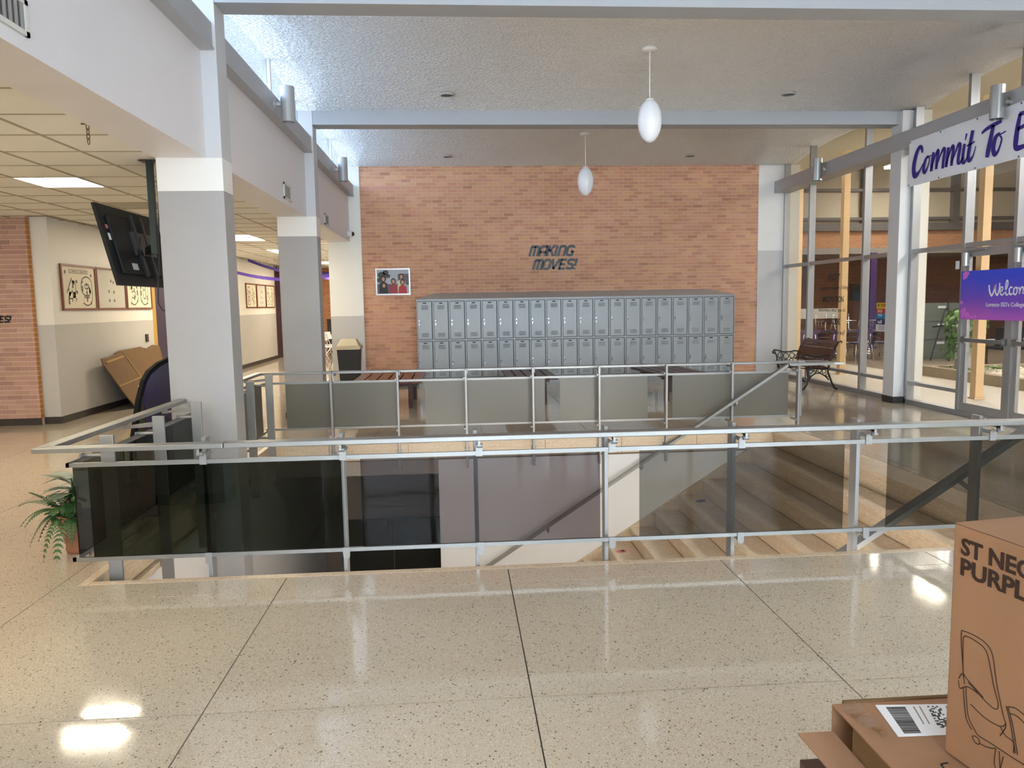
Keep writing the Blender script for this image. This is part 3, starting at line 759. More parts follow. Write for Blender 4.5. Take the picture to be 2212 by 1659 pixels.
def left_rail(ys, y0, y1, h0, h1, label, mit=None):
    t = T('stair_guard', label, 'railing', (XL, (y0 + y1) / 2, 0))
    if mit == 'near':
        hv = [(-2.415, 4.434, HZ - 0.03), (-2.331, 4.518, HZ - 0.03), (-2.331, h1, HZ - 0.03), (-2.415, h1 + 0.05, HZ - 0.03)]
    else:
        hv = [(-2.415, h0, HZ - 0.03), (-2.331, h0, HZ - 0.03), (-2.331, 9.196, HZ - 0.03), (-2.415, 9.28, HZ - 0.03)]
    MB().hexa(hv + [(a, b, HZ) for a, b, c in hv]).build('handrail', ALUW, t, bevel=0.004)
    MB().box(-2.285, -2.265, y0, y1, 0.705, 0.73).build('top_rail', ALU, t)
    MB().box(-2.285, -2.265, y0, y1, 0.142, 0.165).build('bottom_rail', ALU, t)
    for y in ys:
        MB().box(-2.165, -2.085, y - 0.012, y + 0.012, -0.35, 0.86).build('post', POSTM, t, bevel=0.002)
        b = MB().hexa([(-2.38, y - 0.009, 0.775), (-2.16, y - 0.009, 0.785), (-2.16, y + 0.009, 0.785), (-2.38, y + 0.009, 0.775), (-2.38, y - 0.009, 0.792), (-2.16, y - 0.009, 0.818), (-2.16, y + 0.009, 0.818), (-2.38, y + 0.009, 0.792)])
        b.box(-2.395, -2.355, y - 0.012, y + 0.012, 0.772, 0.812)
        b.build('bracket', ALUW, t)
        for z in (0.735, 0.14):
            c = MB(); c.tube([(-2.30, y + 0.03, z), (-2.16, y + 0.03, z)], 0.012, 10); c.box(-2.297, -2.285, y + 0.01, y + 0.05, min(z, 0.72) - 0.03, max(z, 0.17) + 0.012); c.box(-2.165, -2.13, y + 0.01, y + 0.035, z - 0.012, z + 0.012)
            c.build('clip', POSTM, t)
    return t
t = left_rail([4.72, 5.52, 6.31], 4.535, 6.78, None, 6.70, 'aluminium guard rail with dark glass from the near corner to the thick grey pier', 'near')
for a, b in ((4.60, 5.45), (5.47, 6.74)): MB().box(-2.279, -2.271, a, b, 0.16, 0.71).build('glass_panel', SMOKE_D, t)
t = left_rail([7.93, 8.71], 7.14, 9.14, 7.3, None, 'short aluminium guard rail on the left edge behind the thick grey pier', 'far')
MB().box(-2.279, -2.271, 7.3, 8.95, 0.16, 0.71).build('glass_panel', PANEL, t)

def far_rail():
    t = T('stair_guard', 'aluminium guard rail with grey panels along the far edge of the stair opening', 'railing', (0.6, YF, 0))
    y0, y1 = 9.196, 9.28
    hv = [(-2.331, y0), (-1.62, y0), (-1.62, y1), (-2.415, y1)]
    MB().hexa([(a, b, HZ - 0.03) for a, b in hv] + [(a, b, HZ) for a, b in hv]).build('handrail', ALUW, t, bevel=0.004)
    hv = [(-1.615, y0), (4.29, y0), (4.50, y1), (-1.615, y1)]
    MB().hexa([(a, b, HZ - 0.03) for a, b in hv] + [(a, b, HZ) for a, b in hv]).build('handrail', ALUW, t, bevel=0.004)
    hv = [(4.29, y0), (4.42, 8.94), (4.62, 8.86), (4.50, y1)]
    MB().hexa([(a, b, HZ - 0.03) for a, b in hv] + [(a, b, HZ) for a, b in hv]).build('handrail_return', ALUW, t, bevel=0.003)
    MB().box(-2.285, 4.22, 9.12, 9.14, 0.705, 0.73).build('top_rail', ALU, t)
    MB().box(-2.285, 4.22, 9.12, 9.14, 0.160, 0.182).build('bottom_rail', ALU, t)
    MB().box(4.20, 4.22, 9.12, 9.14, 0.182, 0.705).build('end_rail', ALU, t)
    for x in [-1.49, -0.718, 0.08, 0.876, 1.67, 2.487, 3.296, 4.121]:
        MB().box(x - 0.012, x + 0.012, 8.98, 9.045 if x < 3.9 else 9.045, -0.33 if x < 3.9 else 0.0, 0.845).build('post', POSTM, t, bevel=0.002)
        b = MB().prism([(9.04, 0.79), (9.04, 0.825), (9.22, 0.812), (9.25, 0.80), (9.22, 0.79)], 'x', x + 0.012, x + 0.026)
        b.box(x + 0.012, x + 0.026, 9.22, 9.255, 0.79, 0.812); b.build('bracket', POSTM, t)
        for z in (0.745, 0.14): MB().tube([(x - 0.02, 9.0, z), (x - 0.02, 9.145, z)], 0.012, 8).build('clip', POSTM, t)
        if x < 3.9: MB().box(x - 0.03, x + 0.03, 9.03, 9.055, -0.14, -0.10).build('foot_plate', POSTM, t)
    for a, b in ((-2.04, -0.74), (-0.41, 1.03), (1.215, 2.29), (2.595, 4.05)):
        MB().box(a, b, 9.126, 9.134, 0.178, 0.71).build('panel', PANEL, t)
far_rail()
# stair handrails
t = T('stair_handrail', 'sloping aluminium handrail on the far wall of the stairs', 'handrail', (3.9, 8.9, 0.82))
s_ = 0.644
xb = -1.2
MB().bar((3.93, 8.9, HZ - 0.015), (4.50, 8.9, HZ - 0.015), 0.075, 0.03).build('handrail', ALUW, t)
MB().bar((3.945, 8.9, HZ - 0.012), (xb, 8.9, HZ - 0.015 - s_ * (3.93 - xb)), 0.075, 0.03).build('handrail', ALUW, t)
for x in (3.32, 2.17, 1.03, -0.1):
    z = HZ - 0.03 - s_ * (3.93 - x)
    b = MB().tube([(x, 8.9, z), (x, 8.9, z - 0.05), (x, 8.93, z - 0.08), (x, 9.09 if x < 3 else 9.0, z - 0.08)], 0.012, 8)
    b.build('bracket', POSTM, t)
t = T('stair_handrail', 'sloping grey handrail fixed to the near posts, beside the cardboard boxes', 'handrail', (3.5, 4.8, 0.6))
MB().bar((3.93, 4.80, HZ - 0.02), (4.5, 4.80, HZ - 0.02), 0.085, 0.035).build('handrail', POSTM, t)
MB().bar((3.945, 4.80, HZ - 0.018), (xb, 4.80, HZ - 0.02 - s_ * (3.93 - xb)), 0.085, 0.035).build('handrail', POSTM, t)
for x in PX[3:]:
    z = HZ - 0.05 - s_ * (3.93 - x)
    if z < -1.2: continue
    MB().bar((x, 4.69, z - 0.05), (x, 4.80, z - 0.02), 0.015, 0.03).build('bracket', POSTM, t)

# ================================================================== lockers
LX0, LW, LY = -0.795, 0.3185, 15.15
def make_locker():
    t = T('locker', 'x', 'locker', (0, 0, 0), 'grey lockers along the brick wall')
    b = MB().box(0.004, LW - 0.004, 0.012, 0.43, 0.12, 1.70)
    b.box(0.0, 0.012, 0, 0.02, 0.12, 1.70); b.box(LW - 0.012, LW, 0, 0.02, 0.12, 1.70)
    b.box(0.012, LW - 0.012, 0, 0.02, 1.675, 1.70); b.box(0.012, LW - 0.012, 0, 0.02, 0.895, 0.925); b.box(0.012, LW - 0.012, 0, 0.02, 0.12, 0.16)
    b.build('body', LOCK, t)
    MB().box(0, LW, 0.02, 0.43, 0.0, 0.12).build('plinth', LOCK, t)
    MB().box(0.012, LW - 0.012, 0.004, 0.012, 0.16, 1.675).build('door_gap', LOCKD, t)
    for z0, z1, h in ((0.93, 1.67, 1.25), (0.165, 0.89, 0.47)):
        d = MB().box(0.018, LW - 0.026, -0.012, 0.004, z0 + 0.004, z1 - 0.004).build('door', LOCK, t, bevel=0.003)
        for zz in (z1 - 0.085, z1 - 0.113, z1 - 0.141, z0 + 0.115, z0 + 0.087, z0 + 0.059):
            MB().prism([(-0.012, zz - 0.010), (-0.021, zz - 0.008), (-0.024, zz - 0.003), (-0.022, zz + 0.002), (-0.012, zz + 0.011)], 'x', 0.095, 0.225).build('louver', LOCK, d)
        MB().box(0.125, 0.19, -0.015, -0.012, z1 - 0.045, z1 - 0.025).build('number_plate', LOCKD, d)
        hd = MB().box(0.035, 0.06, -0.016, -0.012, h - 0.05, h + 0.06)
        hd.prism([(-0.016, h + 0.03), (-0.04, h + 0.0), (-0.04, h - 0.03), (-0.03, h - 0.03), (-0.016, h)], 'x', 0.04, 0.055)
        hd.build('handle', M('handle_metal', (0.3, 0.3, 0.31), 0.3, 0.8), d)
    return t
ORD = ['leftmost', 'second', 'third', 'fourth', 'fifth', 'sixth', 'seventh', 'eighth', 'ninth', 'tenth']
lk = make_locker()
for i in range(20):
    o = lk if i == 0 else copy_tree(lk)
    o.location = (LX0 + LW * i, LY, 0)
    side = ('%s from the left end' % ORD[i] if i else 'the one at the left end') if i < 10 else ('%s from the right end' % ORD[19 - i] if i < 19 else 'the one at the right end')
    o['label'] = 'grey two-door metal locker in the row below the lettering, ' + side
zr, zb_, yb = 1.70, 1.835, 15.59
segs = [(LX0, LX0 + LW * 7, 'left'), (LX0 + LW * 7, LX0 + LW * 13, 'middle'), (LX0 + LW * 13, LX0 + LW * 20, 'right')]
for a, b, q in segs:
    l2 = a + (0.34 if q == 'left' else 0); r2_ = b - (0.40 if q == 'right' else 0)
    mb = MB().add([(a - (0.005 if q == 'left' else -0.001), LY - 0.01, zr + 0.001), (b - 0.001, LY - 0.01, zr + 0.001), (b - 0.001, yb, zr + 0.001), (a + 0.001, yb, zr + 0.001), (a - (0.005 if q == 'left' else -0.001), LY - 0.01, zr + 0.015), (b - 0.001, LY - 0.01, zr + 0.015), (r2_ - 0.001, yb, zb_), (l2 + 0.001, yb, zb_)],
                  [(3, 2, 1, 0), (4, 5, 6, 7), (0, 1, 5, 4), (1, 2, 6, 5), (2, 3, 7, 6), (3, 0, 4, 7)])
    mb.build('locker_hood', LOCK, None, label='sloping grey metal hood over the %s part of the locker row' % q, cat='locker hood', group='sloping locker hoods', loc=((a + b) / 2, LY, zr))

# ================================================================== slatted benches before the lockers
def slat_bench(x0, x1, y0, y1, zt, n, mat, label, sk=0.0, legs=None):
    t = T('slatted_bench', label, 'bench', ((x0 + x1) / 2, (y0 + y1) / 2, 0), 'slatted benches')
    w = (x1 - x0) / n
    for i in range(n):
        a = x0 + w * i + 0.012; b = x0 + w * (i + 1) - 0.012
        MB().hexa([(a, y0, zt - 0.04), (b, y0, zt - 0.04), (b + sk, y1, zt - 0.04), (a + sk, y1, zt - 0.04), (a, y0, zt), (b, y0, zt), (b + sk, y1, zt), (a + sk, y1, zt)]).build('slat', mat, t, bevel=0.004)
    for y in (y0 + 0.25, y1 - 0.25):
        f = (y - y0) / (y1 - y0) * sk
        MB().box(x0 + 0.12 + f, x1 - 0.12 + f, y - 0.04, y + 0.04, zt - 0.10, zt - 0.041).build('crossbar', BENCHW, t)
        for x in (x0 + 0.2 + f, x1 - 0.2 + f):
            MB().box(x - 0.035, x + 0.035, y - 0.035, y + 0.035, 0.0, zt - 0.101).build('leg', BENCHW, t)
    return t
slat_bench(-1.66, -0.56, 11.75, 13.4, 0.45, 6, BENCHO, 'reddish slatted wooden bench nearest the rubbish bin')
slat_bench(0.745, 1.56, 11.85, 13.75, 0.45, 5, BENCHW, 'dark slatted wooden bench in the middle before the lockers')
slat_bench(3.16, 4.02, 11.85, 13.5, 0.45, 5, BENCHW, 'dark slatted wooden bench before the right-hand lockers', sk=-0.1)

# ================================================================== park bench by the glass
def park_bench():
    # length runs along y, the seat faces the lockers (-x)
    t = T('park_bench', 'brown slatted park bench with scrolled black iron ends beside the glass wall', 'bench', (6.4, 13.6, 0))
    IRON = M('black_iron', (0.025, 0.02, 0.017), 0.4, 0.3); WD = M('bench_slat_wood', srgb(84, 44, 30), 0.35, var=0.25, vscale=5)
    ya, yb2 = 12.98, 14.22
    def P(u, z): return (6.05 + u, z)     # u from front (0) to back
    for y in (ya, yb2):
        e = MB()
        def c(pts, r=0.016): e.tube([(6.05 + u, y, z) for u, z in pts], r, 6)
        def ring(u, z, r, w=0.008):
            e.tube([(6.05 + u + r * math.cos(a * math.pi / 6), y, z + r * math.sin(a * math.pi / 6)) for a in range(12)], w, 5, closed=True)
        c([(-0.06, 0.012), (-0.01, 0.02), (0.04, 0.10), (0.07, 0.20), (0.055, 0.30), (0.04, 0.40)], [0.016, 0.02, 0.017, 0.016, 0.018, 0.02])
        c([(0.60, 0.012), (0.55, 0.03), (0.50, 0.12), (0.46, 0.22), (0.42, 0.32), (0.43, 0.40), (0.47, 0.55), (0.53, 0.72), (0.60, 0.84), (0.65, 0.855), (0.66, 0.82)], [0.016, 0.018, 0.016, 0.016, 0.018, 0.02, 0.02, 0.018, 0.016, 0.014, 0.012])
        c([(0.06, 0.16), (0.12, 0.25), (0.20, 0.30), (0.28, 0.30), (0.37, 0.25), (0.44, 0.18)], 0.013)
        c([(0.02, 0.40), (0.15, 0.385), (0.30, 0.375), (0.43, 0.385)], 0.018)
        for u, z, r in ((0.11, 0.33, 0.035), (0.19, 0.345, 0.03), (0.27, 0.345, 0.03), (0.35, 0.33, 0.035), (0.07, 0.26, 0.025), (0.41, 0.26, 0.025)): ring(u, z, r)
        # arm
        c([(-0.04, 0.58), (-0.06, 0.61), (-0.03, 0.645), (0.05, 0.63), (0.15, 0.60), (0.27, 0.60), (0.38, 0.62), (0.47, 0.60)], 0.015)
        ring(-0.035, 0.60, 0.025, 0.012)
        c([(0.02, 0.41), (0.03, 0.48), (0.01, 0.55), (-0.02, 0.60)], 0.012)
        for u, z, r in ((0.09, 0.54, 0.05), (0.20, 0.52, 0.055), (0.32, 0.53, 0.05), (0.10, 0.45, 0.035), (0.21, 0.43, 0.03), (0.31, 0.44, 0.035), (0.40, 0.50, 0.04)): ring(u, z, r)
        e.build('end_frame', IRON, t, smooth=True)
    for u, z in ((0.03, 0.425), (0.11, 0.415), (0.19, 0.408), (0.27, 0.405), (0.35, 0.408)):
        MB().box(6.05 + u - 0.032, 6.05 + u + 0.032, ya - 0.02, yb2 + 0.02, z - 0.011, z + 0.011).build('seat_slat', WD, t)
    def back(u0, z0, u1, z1):
        a = Vector((6.05 + u0 - 0.02, 0, z0)); b = Vector((6.05 + u1 - 0.02, 0, z1)); d = (b - a).normalized(); nn = Vector((-d.z, 0, d.x)) * 0.011
        pts = [(a + nn), (b + nn), (b - nn), (a - nn)]
        MB().prism([(p.x, p.z) for p in pts], 'y', ya - 0.02, yb2 + 0.02).build('back_slat', WD, t)
    back(0.42, 0.47, 0.437, 0.515); back(0.447, 0.53, 0.515, 0.72); back(0.522, 0.735, 0.545, 0.775); back(0.553, 0.79, 0.60, 0.85)
    MB().tube([(6.26, ya, 0.34), (6.26, yb2, 0.34)], 0.01, 6).build('tie_rod', IRON, t)
    c = MB().lathe([(0.0, -0.03), (0.035, -0.01), (0.035, 0.02), (0, 0.03)], (6.06, 13.6, 0.38), 12, 'x'); c.build('boss', IRON, t)
park_bench()

# ================================================================== rubbish bin
t = T('rubbish_bin', 'tall black rubbish bin with a cream swing lid beside the far white wall', 'bin', (-2.1, 15.0, 0))
MB().hexa([(-2.26, 14.82, 0.0), (-1.93, 14.82, 0.0), (-1.93, 15.16, 0.0), (-2.26, 15.16, 0.0), (-2.31, 14.78, 0.78), (-1.89, 14.78, 0.78), (-1.89, 15.2, 0.78), (-2.31, 15.2, 0.78)]).build('bin_body', M('bin_black', (0.012, 0.012, 0.012), 0.5), t, bevel=0.01)
lid = MB().box(-2.335, -1.865, 14.76, 15.22, 0.78, 0.85)
lid.build('lid_rim', M('bin_cream', (0.60, 0.52, 0.36), 0.5), t, bevel=0.008)
MB().hexa([(-2.31, 14.78, 0.851), (-1.89, 14.78, 0.851), (-1.89, 15.2, 0.851), (-2.31, 15.2, 0.851), (-2.24, 14.90, 0.98), (-1.96, 14.90, 0.98), (-1.96, 15.08, 0.98), (-2.24, 15.08, 0.98)]).build('lid', M('bin_cream', (0.60, 0.52, 0.36), 0.5), t, bevel=0.01)

# ================================================================== lamps of the hall
OPAL = M('opal_glass', (0.86, 0.88, 0.92), 0.25, emit=(0.8, 0.9, 1.0), estr=0.0)
for x, y, q in ((2.275, 9.0, 'nearer and larger-looking white egg-shaped pendant lamp over the stairs'), (2.265, 13.4, 'farther white egg-shaped pendant lamp before the brick wall')):
    t = T('pendant_lamp', q, 'lamp', (x, y, 4.5), 'egg pendants')
    pr = []
    for i in range(19):
        a = math.pi * i / 18; pr.append((0.139 * math.sin(a) * (1 - 0.03 * math.cos(a)), 3.683 - 0.243 * math.cos(a)))
    MB().lathe(pr, (x, y, 0), 32).build('globe', OPAL, t, smooth=True)
    MB().tube([(x, y, 3.92), (x, y, 4.50)], 0.006, 8).build('stem', WHITE, t)
    MB().lathe([(0.05, 3.905), (0.045, 3.93), (0.01, 3.94)], (x, y, 0), 20).build('collar', WHITE, t, smooth=True)
    MB().lathe([(0.03, 4.458), (0.085, 4.466), (0.09, 4.478), (0.08, 4.506)], (x, y, 0), 24).build('canopy', WHITE, t, smooth=True)
def vz(y):
    for k in range(5):
        y0, y1 = BAYS[k] + 0.15, BAYS[k + 1] + 0.15
        if y0 <= y <= y1: u = 2 * (y - y0) / (y1 - y0) - 1; return 4.305 + RISEV * (1 - u * u)
    return 4.4
for x, y, q in ((-0.07, 10.65, 'left of the pendants, nearer bay'), (4.62, 10.6, 'right of the pendants, nearer bay'), (-0.11, 15.0, 'left one before the brick wall'), (4.6, 15.0, 'right one before the brick wall')):
    z = vz(y)
    t = T('recessed_spotlight', 'small dark recessed spotlight in the plaster ceiling, ' + q, 'spotlight', (x, y, z), 'recessed ceiling spots')
    MB().lathe([(0.082, -0.004), (0.098, 0.0), (0.10, 0.03), (0.082, 0.03), (0.082, -0.004)], (x, y, z - 0.018), 24, cap=False).build('trim_ring', M('spot_trim', (0.5, 0.48, 0.44), 0.4, 0.3), t, smooth=True)
    MB().lathe([(0.0, 0.006), (0.0825, 0.006), (0.0825, 0.02)], (x, y, z - 0.018), 24, cap=False).build('reflector', M('spot_dark', (0.012, 0.011, 0.01), 0.35), t)
for x, y, sgn, q in ((-1.84, 9.02, 1, 'on the left channel in the nearer bay'), (-1.84, 13.2, 1, 'on the left channel in the farther bay'), (6.40, 13.42, -1, 'on the right channel near the brick wall'), (6.40, 8.88, -1, 'over the banner on the right channel')):
    t = T('cylinder_wall_light', 'aluminium cylinder wall light ' + q, 'wall light', (x, y, 3.87), 'cylinder wall lights')
    mt = M('sconce_grey', (0.40, 0.40, 0.41), 0.4, 0.3) if sgn > 0 else M('sconce_chrome', (0.55, 0.55, 0.54), 0.25, 0.9)
    MB().lathe([(0.07, 3.675), (0.078, 3.675), (0.078, 4.06), (0.07, 4.06), (0.07, 3.675)], (x, y, 0), 24, cap=False).build('cylinder', mt, t, smooth=False)
    MB().lathe([(0.0, 3.80), (0.07, 3.80), (0.07, 3.96), (0, 3.96)], (x, y, 0), 16).build('lamp_block', BLACK, t)
    xs = -1.985 if sgn > 0 else 6.53
    MB().box(min(x, xs), max(x, xs), y - 0.02, y + 0.02, 3.85, 3.89).build('arm', mt, t)
    MB().lathe([(0.06, 0.0), (0.06, -0.018 * -sgn)], (xs, y, 3.87), 20, 'x').build('wall_plate', mt, t)
# vents on the spandrels
for y0, y1, z0, z1, q in ((3.45, 4.11, 2.955, 3.13, 'nearest the camera'), (9.75, 10.15, 2.94, 3.135, 'over the second opening'), (12.67, 13.05, 2.92, 3.10, 'near the brick wall')):
    t = T('air_vent', 'small square air grille on the white left wall, ' + q, 'vent', (-2.09, (y0 + y1) / 2, z0), 'air grilles')
    f = MB(); X0, X1 = -2.088, -2.076
    f.box(X0, X1, y0, y1, z0, z0 + 0.025); f.box(X0, X1, y0, y1, z1 - 0.025, z1); f.box(X0, X1, y0, y0 + 0.03, z0, z1); f.box(X0, X1, y1 - 0.03, y1, z0, z1)
    f.build('vent_frame', M('vent_white', (0.66, 0.64, 0.60), 0.5), t)
    MB().box(-2.089, -2.087, y0 + 0.02, y1 - 0.02, z0 + 0.02, z1 - 0.02).build('shade_sheet', M('vent_shade', (0.09, 0.08, 0.075), 0.7), t)  # flat dark sheet, the shade inside the grille put into its colour
    n = max(5, int((y1 - y0 - 0.06) / 0.05))
    for i in range(n):
        y = y0 + 0.03 + (y1 - y0 - 0.06) * (i + 0.5) / n
        MB().hexa([(-2.087, y - 0.004, z0 + 0.025), (-2.078, y + 0.008, z0 + 0.025), (-2.078, y + 0.011, z0 + 0.025), (-2.087, y - 0.001, z0 + 0.025), (-2.087, y - 0.004, z1 - 0.025), (-2.078, y + 0.008, z1 - 0.025), (-2.078, y + 0.011, z1 - 0.025), (-2.087, y - 0.001, z1 - 0.025)]).build('fin', M('vent_fin', (0.22, 0.21, 0.20), 0.5), t)
t = T('security_camera', 'small white dome security camera under the left wall by the brick', 'camera', (-2.05, 15.27, 3.0))
MB().lathe([(0.06, 0.0), (0.06, 0.05), (0.045, 0.09)], (-2.09, 15.27, 3.0), 18, 'x').build('mount', WHITE, t, smooth=True)
MB().lathe([(0.045, 0.09), (0.04, 0.115), (0.025, 0.13), (0.0, 0.137)], (-2.09, 15.27, 3.0), 18, 'x').build('dome', BLACK, t, smooth=True)

# unseen lamps added below the near floor edge to light the stair well
EMS = M('stair_fill_tube', (1, 1, 1), 0.4, emit=(1.0, 0.92, 0.80), estr=30.0)
for x, q in ((-0.3, 'lower one'), (2.2, 'upper one')):
    zl = -0.75 if x < 1 else -0.32
    t = T('stair_fill_lamp', 'added unseen fill lamp under the near edge of the stair opening, ' + q, 'lamp', (x, YN, zl), 'stair fill lamps')
    MB().box(x - 0.6, x + 0.6, YN - 0.02, YN + 0.03, zl - 0.05, zl + 0.05).build('housing', WHITE, t)
    MB().box(x - 0.58, x + 0.58, YN + 0.03, YN + 0.06, zl - 0.045, zl + 0.045).build('diffuser', EMS, t)

# ================================================================== lettering and prints
def fY(x0, z0, y): return lambda u, v, w: (x0 + u, y - w, z0 + v)
def fXm(y0, z0, x): return lambda u, v, w: (x - w, y0 - u, z0 + v)      # face looking to -x
def fXp(y0, z0, x): return lambda u, v, w: (x + w, y0 + u, z0 + v)      # face looking to +x
def fit_text(body, xf, w, h, shear=0.0, offset=0.0, depth=0.002, spacing=1.0):
    mb = text_mb(body, 1.0, lambda a, b, c: (a, b, c), 0.01, shear, 1.0, spacing, offset)
    x0 = min(v.x for v in mb.v); x1 = max(v.x for v in mb.v); y0 = min(v.y for v in mb.v); y1 = max(v.y for v in mb.v)
    out = MB(); out.f = mb.f
    out.v = [Vector(xf((v.x - x0) / (x1 - x0) * w, (v.y - y0) / (y1 - y0) * h, depth if v.z > 0 else 0.0)) for v in mb.v]
    return out
def disc(mb, xf, u, v, ru, rv, n=16, depth=0.001):
    b = [(u + ru * math.cos(2 * math.pi * i / n), v + rv * math.sin(2 * math.pi * i / n)) for i in range(n)]
    mb.add([xf(a, c, 0) for a, c in b] + [xf(a, c, depth) for a, c in b], [list(range(n))[::-1], list(range(n, 2 * n))] + [(i, (i + 1) % n, n + (i + 1) % n, n + i) for i in range(n)])
def plate(mb, xf, u0, u1, v0, v1, w0, w1):
    mb.hexa([xf(u0, v0, w0), xf(u1, v0, w0), xf(u1, v1, w0), xf(u0, v1, w0), xf(u0, v0, w1), xf(u1, v0, w1), xf(u1, v1, w1), xf(u0, v1, w1)])
    return mb
t = T('wall_lettering', 'black slanted lettering MAKING MOVES! on the far brick wall', 'lettering', (1.95, YB - 0.01, 2.27))
LET = {'M': (0.95, [[(0.1, 0), (0.1, 0.5), (0.1, 0.9)], [(0.1, 0.9), (0.45, 0.91), (0.74, 0.90), (0.86, 0.76), (0.86, 0.4), (0.86, 0)], [(0.48, 0), (0.48, 0.5), (0.48, 0.9)]]),
       'A': (0.82, [[(0.1, 0), (0.1, 0.4), (0.1, 0.74), (0.24, 0.9), (0.45, 0.91), (0.72, 0.91)], [(0.72, 0), (0.72, 0.5), (0.72, 0.99)], [(0.1, 0.38), (0.4, 0.38), (0.72, 0.38)]]),
       'K': (0.80, [[(0.1, 0), (0.1, 0.5), (0.1, 1.0)], [(0.16, 0.46), (0.42, 0.74), (0.70, 1.0)], [(0.30, 0.56), (0.52, 0.28), (0.70, 0.0)]]),
       'I': (0.32, [[(0.1, 0), (0.1, 0.5), (0.1, 1.0)]]),
       'N': (0.80, [[(0.1, 0), (0.1, 0.5), (0.1, 0.9)], [(0.1, 0.9), (0.35, 0.91), (0.56, 0.90), (0.68, 0.76), (0.68, 0.4), (0.68, 0)]]),
       'G': (0.80, [[(0.70, 0.76), (0.68, 0.84), (0.55, 0.91), (0.28, 0.91), (0.12, 0.78), (0.1, 0.5), (0.12, 0.22), (0.28, 0.09), (0.5, 0.09), (0.68, 0.12), (0.69, 0.3), (0.69, 0.46)], [(0.46, 0.44), (0.58, 0.44), (0.72, 0.44)]]),
       'O': (0.82, [[(0.4, 0.91), (0.22, 0.90), (0.1, 0.74), (0.1, 0.5), (0.1, 0.26), (0.22, 0.10), (0.4, 0.09), (0.58, 0.10), (0.70, 0.26), (0.70, 0.5), (0.70, 0.74), (0.58, 0.90), (0.4, 0.91)]]),
       'V': (0.80, [[(0.06, 1.0), (0.18, 0.5), (0.32, 0.04)], [(0.32, 0.04), (0.52, 0.5), (0.72, 1.0)]]),
       'E': (0.74, [[(0.1, 0), (0.1, 0.5), (0.1, 1.0)], [(0.1, 0.91), (0.4, 0.91), (0.66, 0.91)], [(0.1, 0.5), (0.35, 0.5), (0.58, 0.5)], [(0.1, 0.09), (0.4, 0.09), (0.66, 0.09)]]),
       'S': (0.78, [[(0.68, 0.78), (0.64, 0.88), (0.4, 0.91), (0.16, 0.86), (0.12, 0.68), (0.22, 0.54), (0.42, 0.50), (0.62, 0.44), (0.68, 0.28), (0.62, 0.13), (0.4, 0.09), (0.16, 0.12), (0.1, 0.24)]]),
       '!': (0.30, [[(0.12, 0.32), (0.12, 0.6), (0.12, 1.0)], [(0.12, 0.0), (0.12, 0.08), (0.12, 0.16)]])}
def block_word(word, xf, w, h, shear=0.3, wd=0.235):
    st = []; x = 0
    for ch_ in word:
        adv, ss = LET[ch_]
        for s_ in ss: st.append([(x + a + shear * b, b, wd) for a, b in s_])
        x += adv
    tot = x + shear - 0.1
    return stroke_mb(st, lambda u, v, z_: xf(u / tot * w, v * h, z_), 0.002)
block_word('MAKING', fY(1.46, 2.545, YB - 0.008), 0.945, 0.215).build('lettering', BLACKV, t)
block_word('MOVES!', fY(1.53, 2.275, YB - 0.008), 0.935, 0.215).build('lettering', BLACKV, t)
block_word('MOVES!', fY(-6.63, 1.455, 11.221), 0.41, 0.10).build('wall_lettering', BLACKV, None, label='small black slanted lettering MOVES! on the left brick wall', cat='lettering', loc=(-6.4, 11.22, 1.45))

def framed(name, label, xf, w, h, fm, fw, paper, group=None, loc=(0, 0, 0), d=0.03):
    t = T(name, label, 'picture', loc, group)
    f = MB()
    plate(f, xf, 0, w, 0, fw, 0, d); plate(f, xf, 0, w, h - fw, h, 0, d); plate(f, xf, 0, fw, fw, h - fw, 0, d); plate(f, xf, w - fw, w, fw, h - fw, 0, d)
    f.build('frame', fm, t, bevel=0.0)
    p = plate(MB(), xf, fw * 0.8, w - fw * 0.8, fw * 0.8, h - fw * 0.8, 0.0, d * 0.5).build('print', paper, t)
    return t, p
WOODF = M('frame_wood', srgb(118, 62, 34), 0.4, var=0.2)
PAPER = M('old_paper', srgb(228, 218, 192), 0.6, var=0.06, vscale=3)
PAPER2 = M('pale_paper', srgb(200, 196, 182), 0.6, var=0.06, vscale=3)
PINK = M('print_ink', srgb(58, 54, 44), 0.6)
PGREY = M('print_grey', srgb(140, 132, 114), 0.6)
DIG = {'4': [[(0.62, 0.12), (0.62, 0.5), (0.62, 0.88)], [(0.62, 0.88), (0.38, 0.62), (0.16, 0.36)], [(0.16, 0.36), (0.5, 0.36), (0.84, 0.36)]],
       '9': [[(0.84, 0.56), (0.5, 0.46), (0.2, 0.56), (0.2, 0.80), (0.5, 0.90), (0.82, 0.80), (0.84, 0.50), (0.80, 0.22), (0.5, 0.12), (0.18, 0.20)]],
       '5': [[(0.80, 0.88), (0.5, 0.88), (0.22, 0.88)], [(0.22, 0.88), (0.21, 0.7), (0.20, 0.54)], [(0.20, 0.54), (0.5, 0.60), (0.80, 0.50), (0.82, 0.26), (0.52, 0.12), (0.18, 0.18)]],
       '0': [[(0.5, 0.88), (0.22, 0.78), (0.18, 0.5), (0.22, 0.22), (0.5, 0.12), (0.78, 0.22), (0.82, 0.5), (0.78, 0.78), (0.5, 0.88)]],
       '1': [[(0.32, 0.76), (0.52, 0.88)], [(0.52, 0.88), (0.52, 0.5), (0.52, 0.12)]],
       '3': [[(0.2, 0.82), (0.5, 0.9), (0.8, 0.76), (0.5, 0.54), (0.82, 0.30), (0.5, 0.10), (0.18, 0.18)]]}
